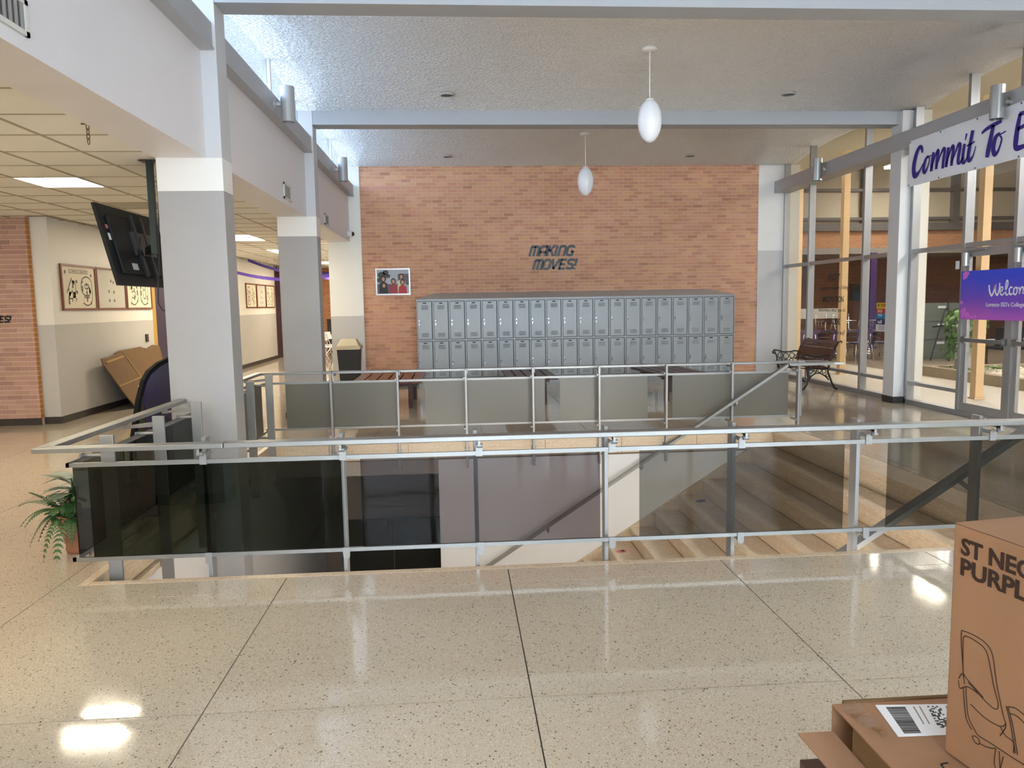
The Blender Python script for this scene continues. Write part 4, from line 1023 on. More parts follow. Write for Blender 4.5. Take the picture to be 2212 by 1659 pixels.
def class_poster(y0, digits, label, banner=False, w=1.06, x=-5.70, z=1.615, seed=1):
    rnd = random.Random(seed)
    xf = fXp(y0, z, x)
    t, p = framed('class_picture', label, xf, w, 0.675, WOODF, 0.03, PAPER if digits else PAPER2, 'framed class pictures', (x, y0, z))
    q = lambda u, v, ww: xf(u, v, 0.016 + ww)
    if digits:
        hgt = 0.42 if banner else 0.50
        for k, dg in enumerate(digits):
            u0 = (0.14 + k * 0.44) * w / 1.06; ww_ = 0.34 * w / 1.06
            for wd, off, mt, nm in ((0.125, 0.0, PINK, 'numeral'), (0.090, 0.0009, PAPER, 'numeral_fill')):
                stroke_mb([[(u0 + a_ * ww_, 0.075 + b_ * hgt, wd) for a_, b_ in s_] for s_ in DIG[dg]], lambda u, v, z_, off=off: q(u, v, off + z_), 0.0008).build(nm, mt, p)
    if banner:
        a = MB(); plate(a, q, 0.24, 0.82, 0.545, 0.605, 0, 0.0006); a.build('scroll', PINK, p)
        a = MB(); plate(a, q, 0.25, 0.81, 0.551, 0.599, 0.0006, 0.001); a.build('scroll_fill', PAPER, p)
        fit_text('LORENZO SENIORS', lambda u, v, ww: q(0.27 + u, 0.557 + v, 0.001 + ww), 0.52, 0.036, 0, 0.01, 0.0006).build('lettering', PINK, p)
    spots = []
    n = 18 if digits else 6
    if digits:
        for k in range(n):
            c = 0.2 + (k % 2) * 0.42 * w / 1.06 + rnd.choice((0.0, 0.13, 0.25)) * w / 1.06; spots.append((c, 0.11 + 0.05 * (k // 2) * 0.8))
        if banner: spots += [(0.13, 0.56), (0.92, 0.53)]
    else:
        spots = [(0.52, 0.47), (0.43, 0.30), (0.61, 0.29), (0.43, 0.15), (0.61, 0.15), (0.60, 0.45)]
    for u, v in spots:
        a = MB(); disc(a, q, u, v, 0.020, 0.028, 12, 0.0024); a.build('portrait', PGREY, p)
        a = MB(); disc(a, q, u, v - 0.004, 0.012, 0.020, 10, 0.003); a.build('portrait_figure', PINK, p)
class_poster(11.56, '49', 'framed class picture with big numerals 49 under a LORENZO SENIORS scroll', True, 1.07, seed=1)
class_poster(12.65, None, 'framed pale class sheet with a few portraits, half hidden by the television', w=1.06, seed=2)
class_poster(13.73, '50', 'framed class picture with big numerals 50, next to the yellow door jamb', w=1.09, seed=3)
class_poster(21.3, '51', 'left one of three framed class pictures far down the hall', w=1.06, x=-5.70, z=1.60, seed=4)
class_poster(22.42, None, 'middle one of three framed class pictures far down the hall', w=1.0, x=-5.70, z=1.60, seed=5)
class_poster(23.47, '53', 'right one of three framed class pictures far down the hall', w=1.06, x=-5.70, z=1.60, seed=6)

# framed colour photograph on the brick wall
xf = fY(-1.61, 1.813, YB - 0.008)
t, p = framed('framed_photograph', 'silver-framed colour photograph of four girls on the brick wall above the bench', xf, 0.685, 0.53, M('silver_frame', (0.62, 0.61, 0.62), 0.35, 0.5), 0.028, M('photo_sky', srgb(168, 174, 186), 0.5), None, (-1.27, YB, 1.813), 0.025)
q = lambda u, v, w: xf(u, v, 0.0128 + w)
def pp(name, mat, fn):
    a = MB(); fn(a); a.build(name, mat, p)
HAIR = M('photo_hair', srgb(32, 22, 22), 0.5); SKIN = M('photo_skin', srgb(188, 140, 118), 0.5)
pp('trees', M('photo_trees', srgb(62, 62, 56), 0.5), lambda a: [disc(a, q, u, v, r, r * 0.8, 14) for u, v, r in ((0.12, 0.40, 0.08), (0.20, 0.45, 0.06), (0.08, 0.30, 0.06), (0.24, 0.38, 0.05))])
pp('fence', M('photo_fence', srgb(96, 88, 96), 0.5), lambda a: [plate(a, q, 0.44, 0.655, 0.20, 0.42, 0, 0.001), plate(a, q, 0.03, 0.45, 0.03, 0.22, 0, 0.001)])
for i, (u, v, mat, hw) in enumerate(((0.15, 0.33, 'photo_black', 1.15), (0.51, 0.37, 'photo_cream', 1.0), (0.16, 0.20, 'photo_black', 1.1), (0.35, 0.28, 'photo_red', 1.0), (0.53, 0.26, 'photo_crimson', 1.0))):
    d0 = 0.0012 + 0.001 * i
    cl = {'photo_black': srgb(28, 24, 28), 'photo_cream': srgb(206, 198, 160), 'photo_red': srgb(150, 44, 62), 'photo_crimson': srgb(176, 36, 48)}[mat]
    qq = lambda a, b, w, d0=d0: q(a, b, w + d0)
    a = MB(); disc(a, qq, u, v - 0.005, 0.05 * hw, 0.062, 16, 0.0003); a.build('hair', HAIR, p)
    a = MB(); a.add([qq(u - 0.085, 0.03, 0.0003), qq(u + 0.085, 0.03, 0.0003), qq(u + 0.075, v - 0.10, 0.0003), qq(u + 0.02, v - 0.06, 0.0003), qq(u - 0.02, v - 0.06, 0.0003), qq(u - 0.075, v - 0.10, 0.0003)], [(0, 1, 2, 3, 4, 5)]); a.build('shirt', M(mat, cl, 0.5), p)
    a = MB(); disc(a, qq, u, v - 0.01, 0.03, 0.042, 16, 0.0006); a.build('face', SKIN, p)

# ================================================================== banner, welcome sheet, decals on the glass
def brush(word_strokes, xf, depth=0.001): return stroke_mb(word_strokes, xf, depth)
BW = 4.0
t = T('banner', 'long white vinyl banner lettered Commit To in purple brush script over the doors', 'banner', (6.51, 8.8, 3.177))
bn = MB(); n = 24
for i in range(n + 1):
    y = 10.825 - BW * i / n; wob = 0.006 * math.sin(i * 0.9)
    for z in (3.177, 3.815):
        for x in (6.512 + wob * (1 if z < 3.5 else 0.3), 6.515 + wob * (1 if z < 3.5 else 0.3)): bn.v.append(Vector((x, y, z)))
for i in range(n):
    a, b = i * 4, i * 4 + 4
    bn.f += [[a, b, b + 2, a + 2], [a + 1, a + 3, b + 3, b + 1], [a, a + 1, b + 1, b], [a + 2, b + 2, b + 3, a + 3]]
bn.f += [[0, 2, 3, 1], [n * 4, n * 4 + 1, n * 4 + 3, n * 4 + 2]]
bn.build('sheet', M('banner_vinyl', (0.78, 0.80, 0.86), 0.45), t)
Wd = 0.062
st = [
 [(0.33, 0.42, 0.03), (0.31, 0.49, 0.055), (0.255, 0.505, 0.06), (0.19, 0.43, 0.075), (0.14, 0.28, 0.085), (0.15, 0.16, 0.085), (0.20, 0.13, 0.07), (0.28, 0.18, 0.035), (0.36, 0.27, 0.015)],
 [(0.47, 0.355, 0.02), (0.41, 0.31, 0.05), (0.37, 0.20, 0.06), (0.40, 0.14, 0.05), (0.46, 0.20, 0.025), (0.50, 0.31, 0.02), (0.45, 0.34, 0.015), (0.54, 0.345, 0.014)],
 [(0.585, 0.38, 0.055), (0.56, 0.25, 0.06), (0.55, 0.13, 0.06)], [(0.555, 0.17, 0.02), (0.62, 0.31, 0.03), (0.675, 0.38, 0.05), (0.69, 0.35, 0.055), (0.665, 0.24, 0.06), (0.66, 0.14, 0.055)],
 [(0.665, 0.18, 0.02), (0.74, 0.31, 0.03), (0.80, 0.38, 0.05), (0.83, 0.35, 0.055), (0.81, 0.24, 0.06), (0.80, 0.125, 0.055)],
 [(0.905, 0.38, 0.055), (0.885, 0.25, 0.06), (0.87, 0.13, 0.06)], [(0.875, 0.17, 0.02), (0.94, 0.31, 0.03), (0.985, 0.375, 0.05), (1.01, 0.345, 0.055), (0.99, 0.24, 0.06), (0.98, 0.13, 0.055)],
 [(0.985, 0.17, 0.02), (1.06, 0.30, 0.03), (1.11, 0.375, 0.05), (1.145, 0.35, 0.055), (1.12, 0.24, 0.06), (1.115, 0.15, 0.055), (1.16, 0.14, 0.035), (1.21, 0.20, 0.02)],
 [(1.23, 0.36, 0.05), (1.205, 0.24, 0.055), (1.21, 0.14, 0.055), (1.25, 0.13, 0.035), (1.30, 0.20, 0.018)], [(1.262, 0.48, 0.035), (1.235, 0.40, 0.012)],
 [(1.375, 0.495, 0.06), (1.34, 0.35, 0.06), (1.31, 0.20, 0.06), (1.335, 0.13, 0.05), (1.40, 0.18, 0.025), (1.445, 0.29, 0.012)], [(1.275, 0.325, 0.02), (1.36, 0.335, 0.022), (1.42, 0.35, 0.015)],
 [(1.545, 0.42, 0.03), (1.63, 0.455, 0.045), (1.75, 0.475, 0.05), (1.89, 0.49, 0.04)], [(1.75, 0.475, 0.06), (1.715, 0.34, 0.07), (1.68, 0.20, 0.075), (1.66, 0.11, 0.06)],
 [(1.875, 0.35, 0.03), (1.80, 0.32, 0.06), (1.765, 0.20, 0.07), (1.80, 0.12, 0.06), (1.86, 0.16, 0.035), (1.905, 0.28, 0.025), (1.87, 0.33, 0.018), (1.97, 0.355, 0.014)],
 [(2.19, 0.505, 0.05), (2.165, 0.38, 0.07), (2.145, 0.24, 0.08), (2.15, 0.13, 0.07), (2.25, 0.12, 0.055), (2.36, 0.14, 0.03)], [(2.16, 0.335, 0.04), (2.25, 0.35, 0.045), (2.33, 0.37, 0.03)], [(2.18, 0.50, 0.05), (2.28, 0.50, 0.045), (2.40, 0.52, 0.03)],
]
brush(st, fXm(10.825, 3.177, 6.505)).build('lettering', PURPLE, t)
g = MB()
for u in (0.03, 0.72, 1.45, 2.2, 3.0):
    for v in (0.02, 0.618): g = MB(); disc(g, fXm(10.825, 3.177, 6.507), u, v, 0.012, 0.012, 10, 0.004); g.build('eyelet', M('eyelet', (0.2, 0.2, 0.2), 0.4, 0.8), t)

t = T('welcome_sign', 'glossy blue and purple printed Welcome sheet taped across the glass doors', 'sign', (6.70, 9.0, 1.30))
MB().box(6.690, 6.694, 8.1, 9.815, 1.30, 1.93).build('sheet', welcome_mat(), t)
st = [
 [(0.545, 0.44, 0.02), (0.56, 0.36, 0.025), (0.60, 0.305, 0.025), (0.64, 0.37, 0.02), (0.66, 0.44, 0.02), (0.66, 0.36, 0.022), (0.70, 0.31, 0.022), (0.73, 0.38, 0.02), (0.735, 0.46, 0.02)],
 [(0.745, 0.345, 0.016), (0.79, 0.375, 0.016), (0.785, 0.41, 0.018), (0.755, 0.40, 0.018), (0.75, 0.34, 0.02), (0.785, 0.31, 0.018), (0.83, 0.345, 0.014)],
 [(0.83, 0.345, 0.014), (0.875, 0.43, 0.016), (0.87, 0.485, 0.018), (0.85, 0.47, 0.018), (0.84, 0.36, 0.02), (0.865, 0.31, 0.018), (0.90, 0.33, 0.014)],
 [(0.955, 0.395, 0.016), (0.93, 0.405, 0.018), (0.905, 0.37, 0.02), (0.925, 0.315, 0.02), (0.965, 0.33, 0.014)],
 [(1.02, 0.40, 0.018), (0.985, 0.385, 0.018), (0.98, 0.33, 0.02), (1.015, 0.315, 0.018), (1.04, 0.36, 0.016), (1.02, 0.40, 0.016), (1.065, 0.385, 0.012)],
 [(1.075, 0.40, 0.018), (1.08, 0.32, 0.02)], [(1.08, 0.34, 0.014), (1.11, 0.40, 0.016), (1.135, 0.39, 0.018), (1.135, 0.32, 0.02)], [(1.135, 0.34, 0.014), (1.17, 0.40, 0.016), (1.195, 0.385, 0.018), (1.20, 0.32, 0.02), (1.235, 0.345, 0.014)],
 [(1.235, 0.345, 0.014), (1.275, 0.375, 0.016), (1.27, 0.41, 0.018), (1.24, 0.40, 0.018), (1.235, 0.34, 0.02), (1.27, 0.31, 0.018), (1.315, 0.345, 0.014)],
]
brush(st, fXm(9.815, 1.30, 6.689)).build('lettering', WHITEP, t)
fit_text("Lorenzo ISD's College", fXm(9.31, 1.452, 6.689), 0.66, 0.07, 0, 0.004, 0.001).build('lettering', WHITEP, t)
bk = M('print_bokeh', srgb(206, 110, 206), 0.4)
rnd = random.Random(5)
for (cu, cv) in ((0.06, 0.59), (0.10, 0.56), (0.06, 0.545), (0.13, 0.60), (0.09, 0.605), (0.04, 0.10), (0.09, 0.13), (0.06, 0.05), (0.13, 0.05), (0.19, 0.035), (0.25, 0.03), (0.10, 0.08), (0.03, 0.22), (0.31, 0.04), (0.16, 0.07)):
    g = MB(); disc(g, fXm(9.815, 1.30, 6.6898 - rnd.uniform(0, 0.0004)), cu, cv, 0.028, 0.026, 16, 0.0004); g.build('bokeh_dot', bk, t)

t = T('window_decal', 'black ABILITY MOTIVATION ATTITUDE decal lettering on the glass behind the park bench', 'decal', (6.79, 13.5, 1.0))
for s, y, w, z, h in (('ABILITY', 13.74, 0.47, 1.925, 0.115), ('MOTIVATION', 13.89, 0.76, 1.53, 0.11), ('ATTITUDE', 13.82, 0.58, 1.13, 0.11)):
    fit_text(s, fXm(y, z, 6.795), w, h, 0, 0.02, 0.001).build('lettering', BLACKV, t)
for s, y, w, z, h in (("is what you're capable of doing", 14.05, 1.08, 1.74, 0.09), ('determines what you do', 14.05, 1.0, 1.34, 0.09), ('determines how well', 13.95, 0.9, 0.95, 0.09)):
    fit_text(s, fXm(y, z, 6.795), w, h, 0.4, -0.004, 0.001).build('lettering', BLACKV, t)
t = T('window_poster', 'narrow striped yellow, red and blue no go tell poster on the glass beside the column', 'poster', (6.79, 11.8, 1.06))
xf = fXm(12.05, 1.06, 6.796)
for v0, v1, c, nm in ((0.0, 0.11, srgb(226, 226, 236), 'poster_white'), (0.11, 0.20, srgb(30, 46, 110), 'poster_navy'), (0.20, 0.29, srgb(30, 132, 186), 'poster_blue'), (0.29, 0.365, srgb(206, 60, 40), 'poster_red'), (0.365, 0.46, srgb(236, 190, 50), 'poster_yellow')):
    plate(MB(), xf, 0, 0.5, v0, v1, 0, 0.001).build('stripe', M(nm, c, 0.5), t)
for s, v, h in (('no', 0.305, 0.045), ('go', 0.225, 0.055), ('tell', 0.125, 0.06)):
    fit_text(s, lambda a, b, c, v=v: xf(0.04 + a, v + b, 0.001 + c), 0.13, h, 0, 0.02, 0.0006).build('lettering', WHITEP, t)
fit_text('IF YOU SEE', lambda a, b, c: xf(0.04 + a, 0.39 + b, 0.001 + c), 0.42, 0.05, 0, 0.02, 0.0006).build('lettering', BLACKV, t)
for v in (0.03, 0.055, 0.08): plate(MB(), xf, 0.06, 0.42, v, v + 0.008, 0.001, 0.0015).build('text_line', PGREY, t)
MB().box(6.794, 6.796, 10.02, 10.10, 1.97, 2.08).build('paper_tag', WHITEP, None, label='small white paper tag stuck high on the glass left of the doors', cat='paper', loc=(6.795, 10.06, 2.0))

# ================================================================== cardboard boxes beside the camera
slat_bench(0.825, 1.62, 0.5, 1.775, 0.45, 5, BENCHW, 'dark brown slatted bench under the cardboard boxes in the near corner')
bt = T('cardboard_box', 'low opened cardboard box with a white shipping label, nearest the camera', 'box', (1.25, 1.4, 0.45), 'cardboard boxes')
x0, x1, y0, y1, z0, z1 = 0.893, 1.60, 1.02, 1.725, 0.452, 0.62
MB().box(x0, x1, y0, y1, z1 - 0.004, z1).build('top_flap', CARD, bt)
MB().box(x0, x1, y0, y0 + 0.004, z0, z1 - 0.005).build('side', CARD, bt)
MB().box(x0, x1, y1 - 0.004, y1, z0, z1 - 0.005).build('side', CARD, bt)
MB().box(x1 - 0.004, x1, y0 + 0.005, y1 - 0.005, z0, z1 - 0.005).build('side', CARD, bt)
MB().box(x0, x0 + 0.004, y0 + 0.005, y1 - 0.10, z0, z1 - 0.005).build('side', CARD2, bt)
MB().box(x0 + 0.005, x1 - 0.005, y0 + 0.005, y1 - 0.005, z0, z0 + 0.004).build('bottom', CARD, bt)
fq = [(0.772, 1.648, 0.598), (0.868, 1.668, 0.585), (0.889, 1.44, 0.56), (0.80, 1.38, 0.575)]
MB().hexa([(a_, b_, c_ - 0.004) for a_, b_, c_ in fq] + fq).build('side_flap', CARD, bt)
MB().box(x0 + 0.03, x1 - 0.02, y1 - 0.001, y1 + 0.012, z1 - 0.03, z1 + 0.004).build('fold', CARD2, bt, bevel=0.003)
tp = MB()
for k in range(7):
    a = 0.02 * k
    tp.add([(x0 + 0.005 + 0.006 * k, y1 - 0.01 - a, z1 + 0.002), (x0 + 0.05, y1 - 0.014 - a, z1 + 0.012 * (1 + math.sin(k * 2.3))), (x0 + 0.055, y1 - 0.034 - a, z1 + 0.008), (x0 + 0.002 + 0.006 * k, y1 - 0.034 - a, z1 + 0.002)], [(0, 1, 2, 3)])
tp.build('crumpled_tape', pane_mat('clear_tape', (0.85, 0.82, 0.74), 2.0, 0.15), bt)
A = [(0.993, 1.7086), (1.24, 1.69), (1.175, 1.565), (0.9714, 1.5738)]
def lab(u, v, w):   # u along the long side, v away from the camera
    a = Vector(A[3]).lerp(Vector(A[2]), u); b = Vector(A[0]).lerp(Vector(A[1]), u); c = a.lerp(b, v)
    return (c.x, c.y, z1 + 0.0005 + w)
plate(MB(), lab, 0, 1, 0, 1, 0, 0.0008).build('shipping_label', WHITEP, bt)
rnd = random.Random(3); g = MB(); v = 0.08
while v < 0.92:
    d = rnd.choice((0.008, 0.014, 0.022)); plate(g, lab, 0.09, 0.28, v, v + d, 0.0008, 0.0012); v += d + rnd.choice((0.008, 0.014))
g.build('barcode', BLACKV, bt)
for u in (0.36, 0.42, 0.68, 0.74, 0.80, 0.86): plate(MB(), lab, u, u + 0.012, 0.35 + 0.1 * (u > 0.6), 0.93, 0.0008, 0.0012).build('text_line', PGREY, bt)
g = MB()
for i in range(18):
    for k in range(6):
        if rnd.random() < 0.55: plate(g, lab, 0.50 + k * 0.022, 0.50 + k * 0.022 + 0.02, 0.22 + i * 0.04, 0.22 + i * 0.04 + 0.036, 0.0008, 0.0012)
g.build('stacked_barcode', BLACKV, bt)
hx = lambda u, v, w: (1.0 + u, 1.34 + v, z1 + 0.0006 + w)
stroke_mb([[(0.02, 0.13, 0.004), (0.0, 0.12, 0.004), (0.01, 0.07, 0.004), (0.04, 0.03, 0.004), (0.09, 0.02, 0.004), (0.09, 0.05, 0.004), (0.06, 0.06, 0.003), (0.10, 0.06, 0.003), (0.10, 0.10, 0.004), (0.13, 0.10, 0.003), (0.10, 0.04, 0.003), (0.13, 0.02, 0.004), (0.14, 0.08, 0.003), (0.17, 0.08, 0.003), (0.15, 0.04, 0.003), (0.18, 0.03, 0.003), (0.19, 0.09, 0.003), (0.21, 0.04, 0.003), (0.23, 0.10, 0.003)]], hx, 0.0004).build('pen_scrawl', BLACKV, bt)
xs = lambda u, v, w: (x0 - w, 1.50 - u, z0 + v)
plate(MB(), xs, 0.02, 0.12, 0.01, 0.12, 0.0, 0.001).build('side_label', WHITEP, bt)
g = MB(); u = 0.035
while u < 0.105:
    d = rnd.choice((0.002, 0.004)); plate(g, xs, u, u + d, 0.02, 0.10, 0.001, 0.0014); u += d + rnd.choice((0.002, 0.004))
g.build('barcode', BLACKV, bt)

A0 = Vector((1.036, 1.507, 0)); vd = Vector((0.158574, -0.987347, 0)); ud = Vector((0.987347, 0.158574, 0)); nd = -ud
ZB0, ZB1 = 0.624, 1.143
bb = T('cardboard_box', 'tall brown cardboard box printed ST NEC PURPL with a chair drawing', 'box', tuple(A0 + ud * 0.2 + vd * 0.25 + Vector((0, 0, ZB0))), 'cardboard boxes')
def bx3(s, d, z): p = A0 + vd * s + ud * d; return (p.x, p.y, z)
mb = MB().hexa([bx3(0, 0, ZB0), bx3(0.52, 0, ZB0), bx3(0.52, 0.42, ZB0), bx3(0, 0.42, ZB0), bx3(0, 0, ZB1 - 0.01), bx3(0.52, 0, ZB1 - 0.01), bx3(0.52, 0.42, ZB1 - 0.01), bx3(0, 0.42, ZB1 - 0.01)])
mb.build('carton', CARD, bb, bevel=0.004)
mb = MB()   # slightly bulging lid
nn = 8
for i in range(nn + 1):
    for j in range(nn + 1):
        a, b = i / nn, j / nn
        mb.v.append(Vector(bx3(0.52 * a, 0.42 * b, ZB1 - 0.009 + 0.022 * (16 * a * (1 - a) * b * (1 - b)) ** 0.6)))
mb.f = [[i * (nn + 1) + j, (i + 1) * (nn + 1) + j, (i + 1) * (nn + 1) + j + 1, i * (nn + 1) + j + 1] for i in range(nn) for j in range(nn)]
mb.build('lid', CARD, bb, smooth=True)
ff = lambda s, z, w: tuple(A0 + vd * s + nd * (w + 0.0006) + Vector((0, 0, z)))
fit_text('ST NECK', lambda u, v, w: ff(0.0215 + u, 1.0725 + v, w), 0.205, 0.0365, 0, 0.03, 0.0008).build('lettering', INK, bb)
fit_text('PURPLE', lambda u, v, w: ff(0.0225 + u, 1.0285 + v, w), 0.185, 0.0372, 0, 0.03, 0.0008).build('lettering', INK, bb)
lw = 0.0018
ln = lambda pts, w=lw: [(a, b, w) for a, b in pts]
dr = [ln([(0.046, 0.80), (0.036, 0.86), (0.032, 0.905), (0.038, 0.912), (0.072, 0.914), (0.098, 0.908), (0.112, 0.89), (0.124, 0.84), (0.142, 0.785), (0.150, 0.765), (0.138, 0.738)]),
      ln([(0.042, 0.814), (0.038, 0.88), (0.042, 0.903), (0.075, 0.903), (0.095, 0.895), (0.106, 0.87), (0.118, 0.83), (0.130, 0.80), (0.124, 0.786), (0.10, 0.79), (0.07, 0.802)]),
      ln([(0.031, 0.805), (0.040, 0.820), (0.055, 0.812), (0.094, 0.795), (0.070, 0.798), (0.052, 0.797), (0.035, 0.785), (0.030, 0.80)]), ln([(0.055, 0.808), (0.080, 0.799)]),
      ln([(0.050, 0.797), (0.053, 0.77), (0.060, 0.735), (0.078, 0.715), (0.088, 0.709), (0.12, 0.71), (0.19, 0.711), (0.24, 0.72)]),
      ln([(0.044, 0.79), (0.048, 0.76), (0.055, 0.728), (0.070, 0.712)]), ln([(0.064, 0.765), (0.10, 0.755), (0.137, 0.757), (0.15, 0.77)]),
      ln([(0.137, 0.757), (0.150, 0.745), (0.168, 0.742), (0.170, 0.72)]), ln([(0.148, 0.806), (0.160, 0.775), (0.174, 0.722)]), ln([(0.152, 0.806), (0.165, 0.775), (0.179, 0.722)]),
      ln([(0.153, 0.806), (0.170, 0.812), (0.20, 0.806)]), ln([(0.158, 0.795), (0.175, 0.798), (0.20, 0.788)]),
      ln([(0.078, 0.703), (0.072, 0.698), (0.080, 0.690), (0.090, 0.692), (0.088, 0.702), (0.078, 0.703)]), ln([(0.09, 0.694), (0.11, 0.697), (0.13, 0.706)]), ln([(0.130, 0.706), (0.128, 0.672), (0.140, 0.665), (0.148, 0.70)]), ln([(0.138, 0.705), (0.142, 0.67)])]
stroke_mb(dr, ff, 0.0004).build('chair_drawing', INK, bb)

# ================================================================== left hall things
t = T('television', 'black flat television seen from behind, hung from the ceiling beside the pier', 'television', (-2.95, 7.55, 2.2))
def tv(y, s, w):  # s up the panel 0..0.72, w behind (towards +x)
    c = Vector((-2.885, y, 1.825)); up_ = Vector((-0.165, 0, 0.70)).normalized(); n_ = Vector((0.70, 0, 0.165)).normalized()
    return tuple(c + up_ * s + n_ * w)
def tvbox(y0, y1, s0, s1, w0, w1): return MB().hexa([tv(y0, s0, w0), tv(y1, s0, w0), tv(y1, s1, w0), tv(y0, s1, w0), tv(y0, s0, w1), tv(y1, s0, w1), tv(y1, s1, w1), tv(y0, s1, w1)])
TVB = M('tv_black', (0.012, 0.014, 0.014), 0.55, spec=0.25)
tvbox(6.85, 8.2, 0, 0.72, -0.03, 0.0).build('screen_panel', TVB, t, bevel=0.004)
tvbox(6.97, 8.08, 0.10, 0.62, 0.0, 0.025).build('back_cover', TVB, t, bevel=0.008)
mp = tvbox(7.33, 7.78, 0.28, 0.50, 0.025, 0.045).build('mount_plate', M('tv_mount', (0.06, 0.06, 0.062), 0.4, 0.4), t)
MB().lathe([(0.0, 0), (0.06, 0), (0.06, 0.003), (0, 0.003)], tv(7.52, 0.40, 0.046), 18, 'x').build('mount_hole', BLACK, mp)
for y in (7.40, 7.62): tvbox(y, y + 0.05, 0.08, 0.66, 0.026, 0.05).build('mount_strut', BLACK, t)
tvbox(6.93, 6.99, 0.50, 0.535, 0.0, 0.003).build('red_sticker', M('red_sticker', srgb(190, 120, 130), 0.5), t)
tvbox(6.93, 6.97, 0.40, 0.46, 0.0, 0.003).build('white_sticker', WHITEP, t)
tvbox(7.18, 7.30, 0.14, 0.20, 0.025, 0.027).build('rating_label', M('tv_label', (0.55, 0.56, 0.58), 0.5), t)
MB().bar((-2.665, 7.10, HC), (-2.665, 7.10, 2.10), 0.05, 0.05, (0, 1, 0)).build('pole', M('pole_green', (0.012, 0.03, 0.032), 0.4), t)
MB().box(-2.74, -2.58, 7.03, 7.17, HC - 0.008, HC - 0.001).build('ceiling_plate', BLACK, t)
MB().bar((-2.665, 7.10, 2.15), (-2.88, 7.5, 2.15), 0.05, 0.07).build('arm', BLACK, t)
MB().tube([(-2.60, 7.08, HC - 0.01), (-2.595, 7.06, 2.7), (-2.585, 7.04, 2.55), (-2.61, 7.06, 2.3), (-2.63, 7.08, 2.0), (-2.66, 7.10, 1.8), (-2.66, 7.08, 1.66), (-2.62, 7.06, 1.60), (-2.55, 7.1, 1.585)], 0.006, 6).build('cable', BLACK, t, smooth=True)

t = T('hanging_chain', 'short rusty chain hanging from the hall ceiling beside the white beam', 'chain', (-2.537, 5.686, HC))
MB().tube([(-2.58, 5.686, HC - 0.004), (-2.50, 5.686, HC - 0.004)], 0.005, 6).build('hook', M('rust', (0.16, 0.09, 0.05), 0.7, 0.4), t)
for k in range(4):
    z = HC - 0.026 - 0.032 * k; g = MB(); pts = []
    for i in range(14):
        a = 2 * math.pi * i / 14; u, v = 0.010 * math.cos(a), 0.022 * math.sin(a)
        pts.append((-2.537 + (u if k % 2 == 0 else u * 0.35), 5.686 + (0 if k % 2 == 0 else u), z + v))
    g.tube(pts, 0.0032, 6, closed=True).build('chain_link', M('rust', (0.16, 0.09, 0.05), 0.7, 0.4), t)

t = T('leaning_board', 'glossy dark purple board with black rim leaning behind the guard rail', 'board', (-2.95, 7.6, 0))
pr = [(6.86, 0.0), (6.90, 0.45), (7.08, 0.80), (7.22, 0.965), (7.36, 1.045), (7.60, 1.10), (8.15, 1.16), (8.2, 0.0)]
MB().prism(pr, 'x', -2.92, -2.88).build('rim', M('dull_black', (0.01, 0.01, 0.01), 0.8, spec=0.15), t, bevel=0.006)
MB().prism([(6.93, 0.04), (6.96, 0.45), (7.12, 0.77), (7.17, 0.83), (7.17, 0.04)], 'x', -2.881, -2.877).build('reflection_strip', M('olive_reflection', srgb(52, 56, 48), 0.4), t)  # olive strip paints a reflection on the glossy board
MB().prism([(7.175, 0.04), (7.175, 0.84), (7.26, 0.94), (7.38, 1.005), (7.61, 1.06), (8.12, 1.12), (8.15, 0.04)], 'x', -2.881, -2.876).build('face', M('purple_gloss', srgb(46, 30, 92), 0.25), t)

EDGE = cardboard('cardboard_edge', srgb(176, 140, 92))
def flat_card(name_label, pts, x_top, x_bot, mat, ztop, extra=None):
    t = T('flattened_box', name_label, 'cardboard', (x_bot, pts[0][0], 0), 'flattened cardboard against the hall wall')
    f = lambda z: x_bot + (x_top - x_bot) * z / ztop
    n = len(pts)
    MB().add([(f(z), y, z) for y, z in pts] + [(f(z) - 0.02, y, z) for y, z in pts], [list(range(n)), list(range(n, 2 * n))[::-1]] + [(i, n + i, n + (i + 1) % n, (i + 1) % n) for i in range(n)]).build('sheet', mat, t)
    if extra: extra(t, f)
    return t
def ex(t, f):
    MB().add([(f(0.33) + 0.004, 13.2, 0.33), (f(0.36) + 0.004, 13.32, 0.36), (f(0.28) + 0.004, 13.38, 0.28), (f(0.25) + 0.004, 13.27, 0.25)], [(0, 1, 2, 3)]).build('tag', WHITEP, t)
    MB().bar((f(0.91) + 0.004, 13.13, 0.915), (f(0.56) + 0.004, 13.39, 0.555), 0.02, 0.02).build('edge', EDGE, t)
    MB().bar((f(0.555) + 0.004, 13.39, 0.55), (f(0.11) + 0.004, 13.67, 0.10), 0.02, 0.02).build('edge', EDGE, t)
    MB().bar((f(0.42) + 0.003, 12.58, 0.40), (f(0.47) + 0.003, 13.42, 0.46), 0.012, 0.016).build('crease', EDGE, t)
    MB().bar((f(0.78) + 0.003, 12.42, 0.79), (f(0.84) + 0.003, 13.12, 0.85), 0.02, 0.03).build('fold', EDGE, t)
flat_card('torn flattened cardboard box leaning on the hall wall, front one', [(12.86, 0.004), (12.62, 0.30), (12.45, 0.60), (12.33, 0.76), (12.34, 0.86), (12.62, 0.865), (13.12, 0.92), (13.38, 0.56), (13.66, 0.10), (13.62, 0.004)], -5.56, -5.28, CARD2, 0.9, ex)
flat_card('flattened cardboard box leaning on the hall wall, behind the torn one', [(13.3, 0.004), (13.0, 0.9), (13.2, 0.93), (14.1, 0.95), (14.35, 0.55), (14.5, 0.004)], -5.63, -5.42, CARD2, 0.9)
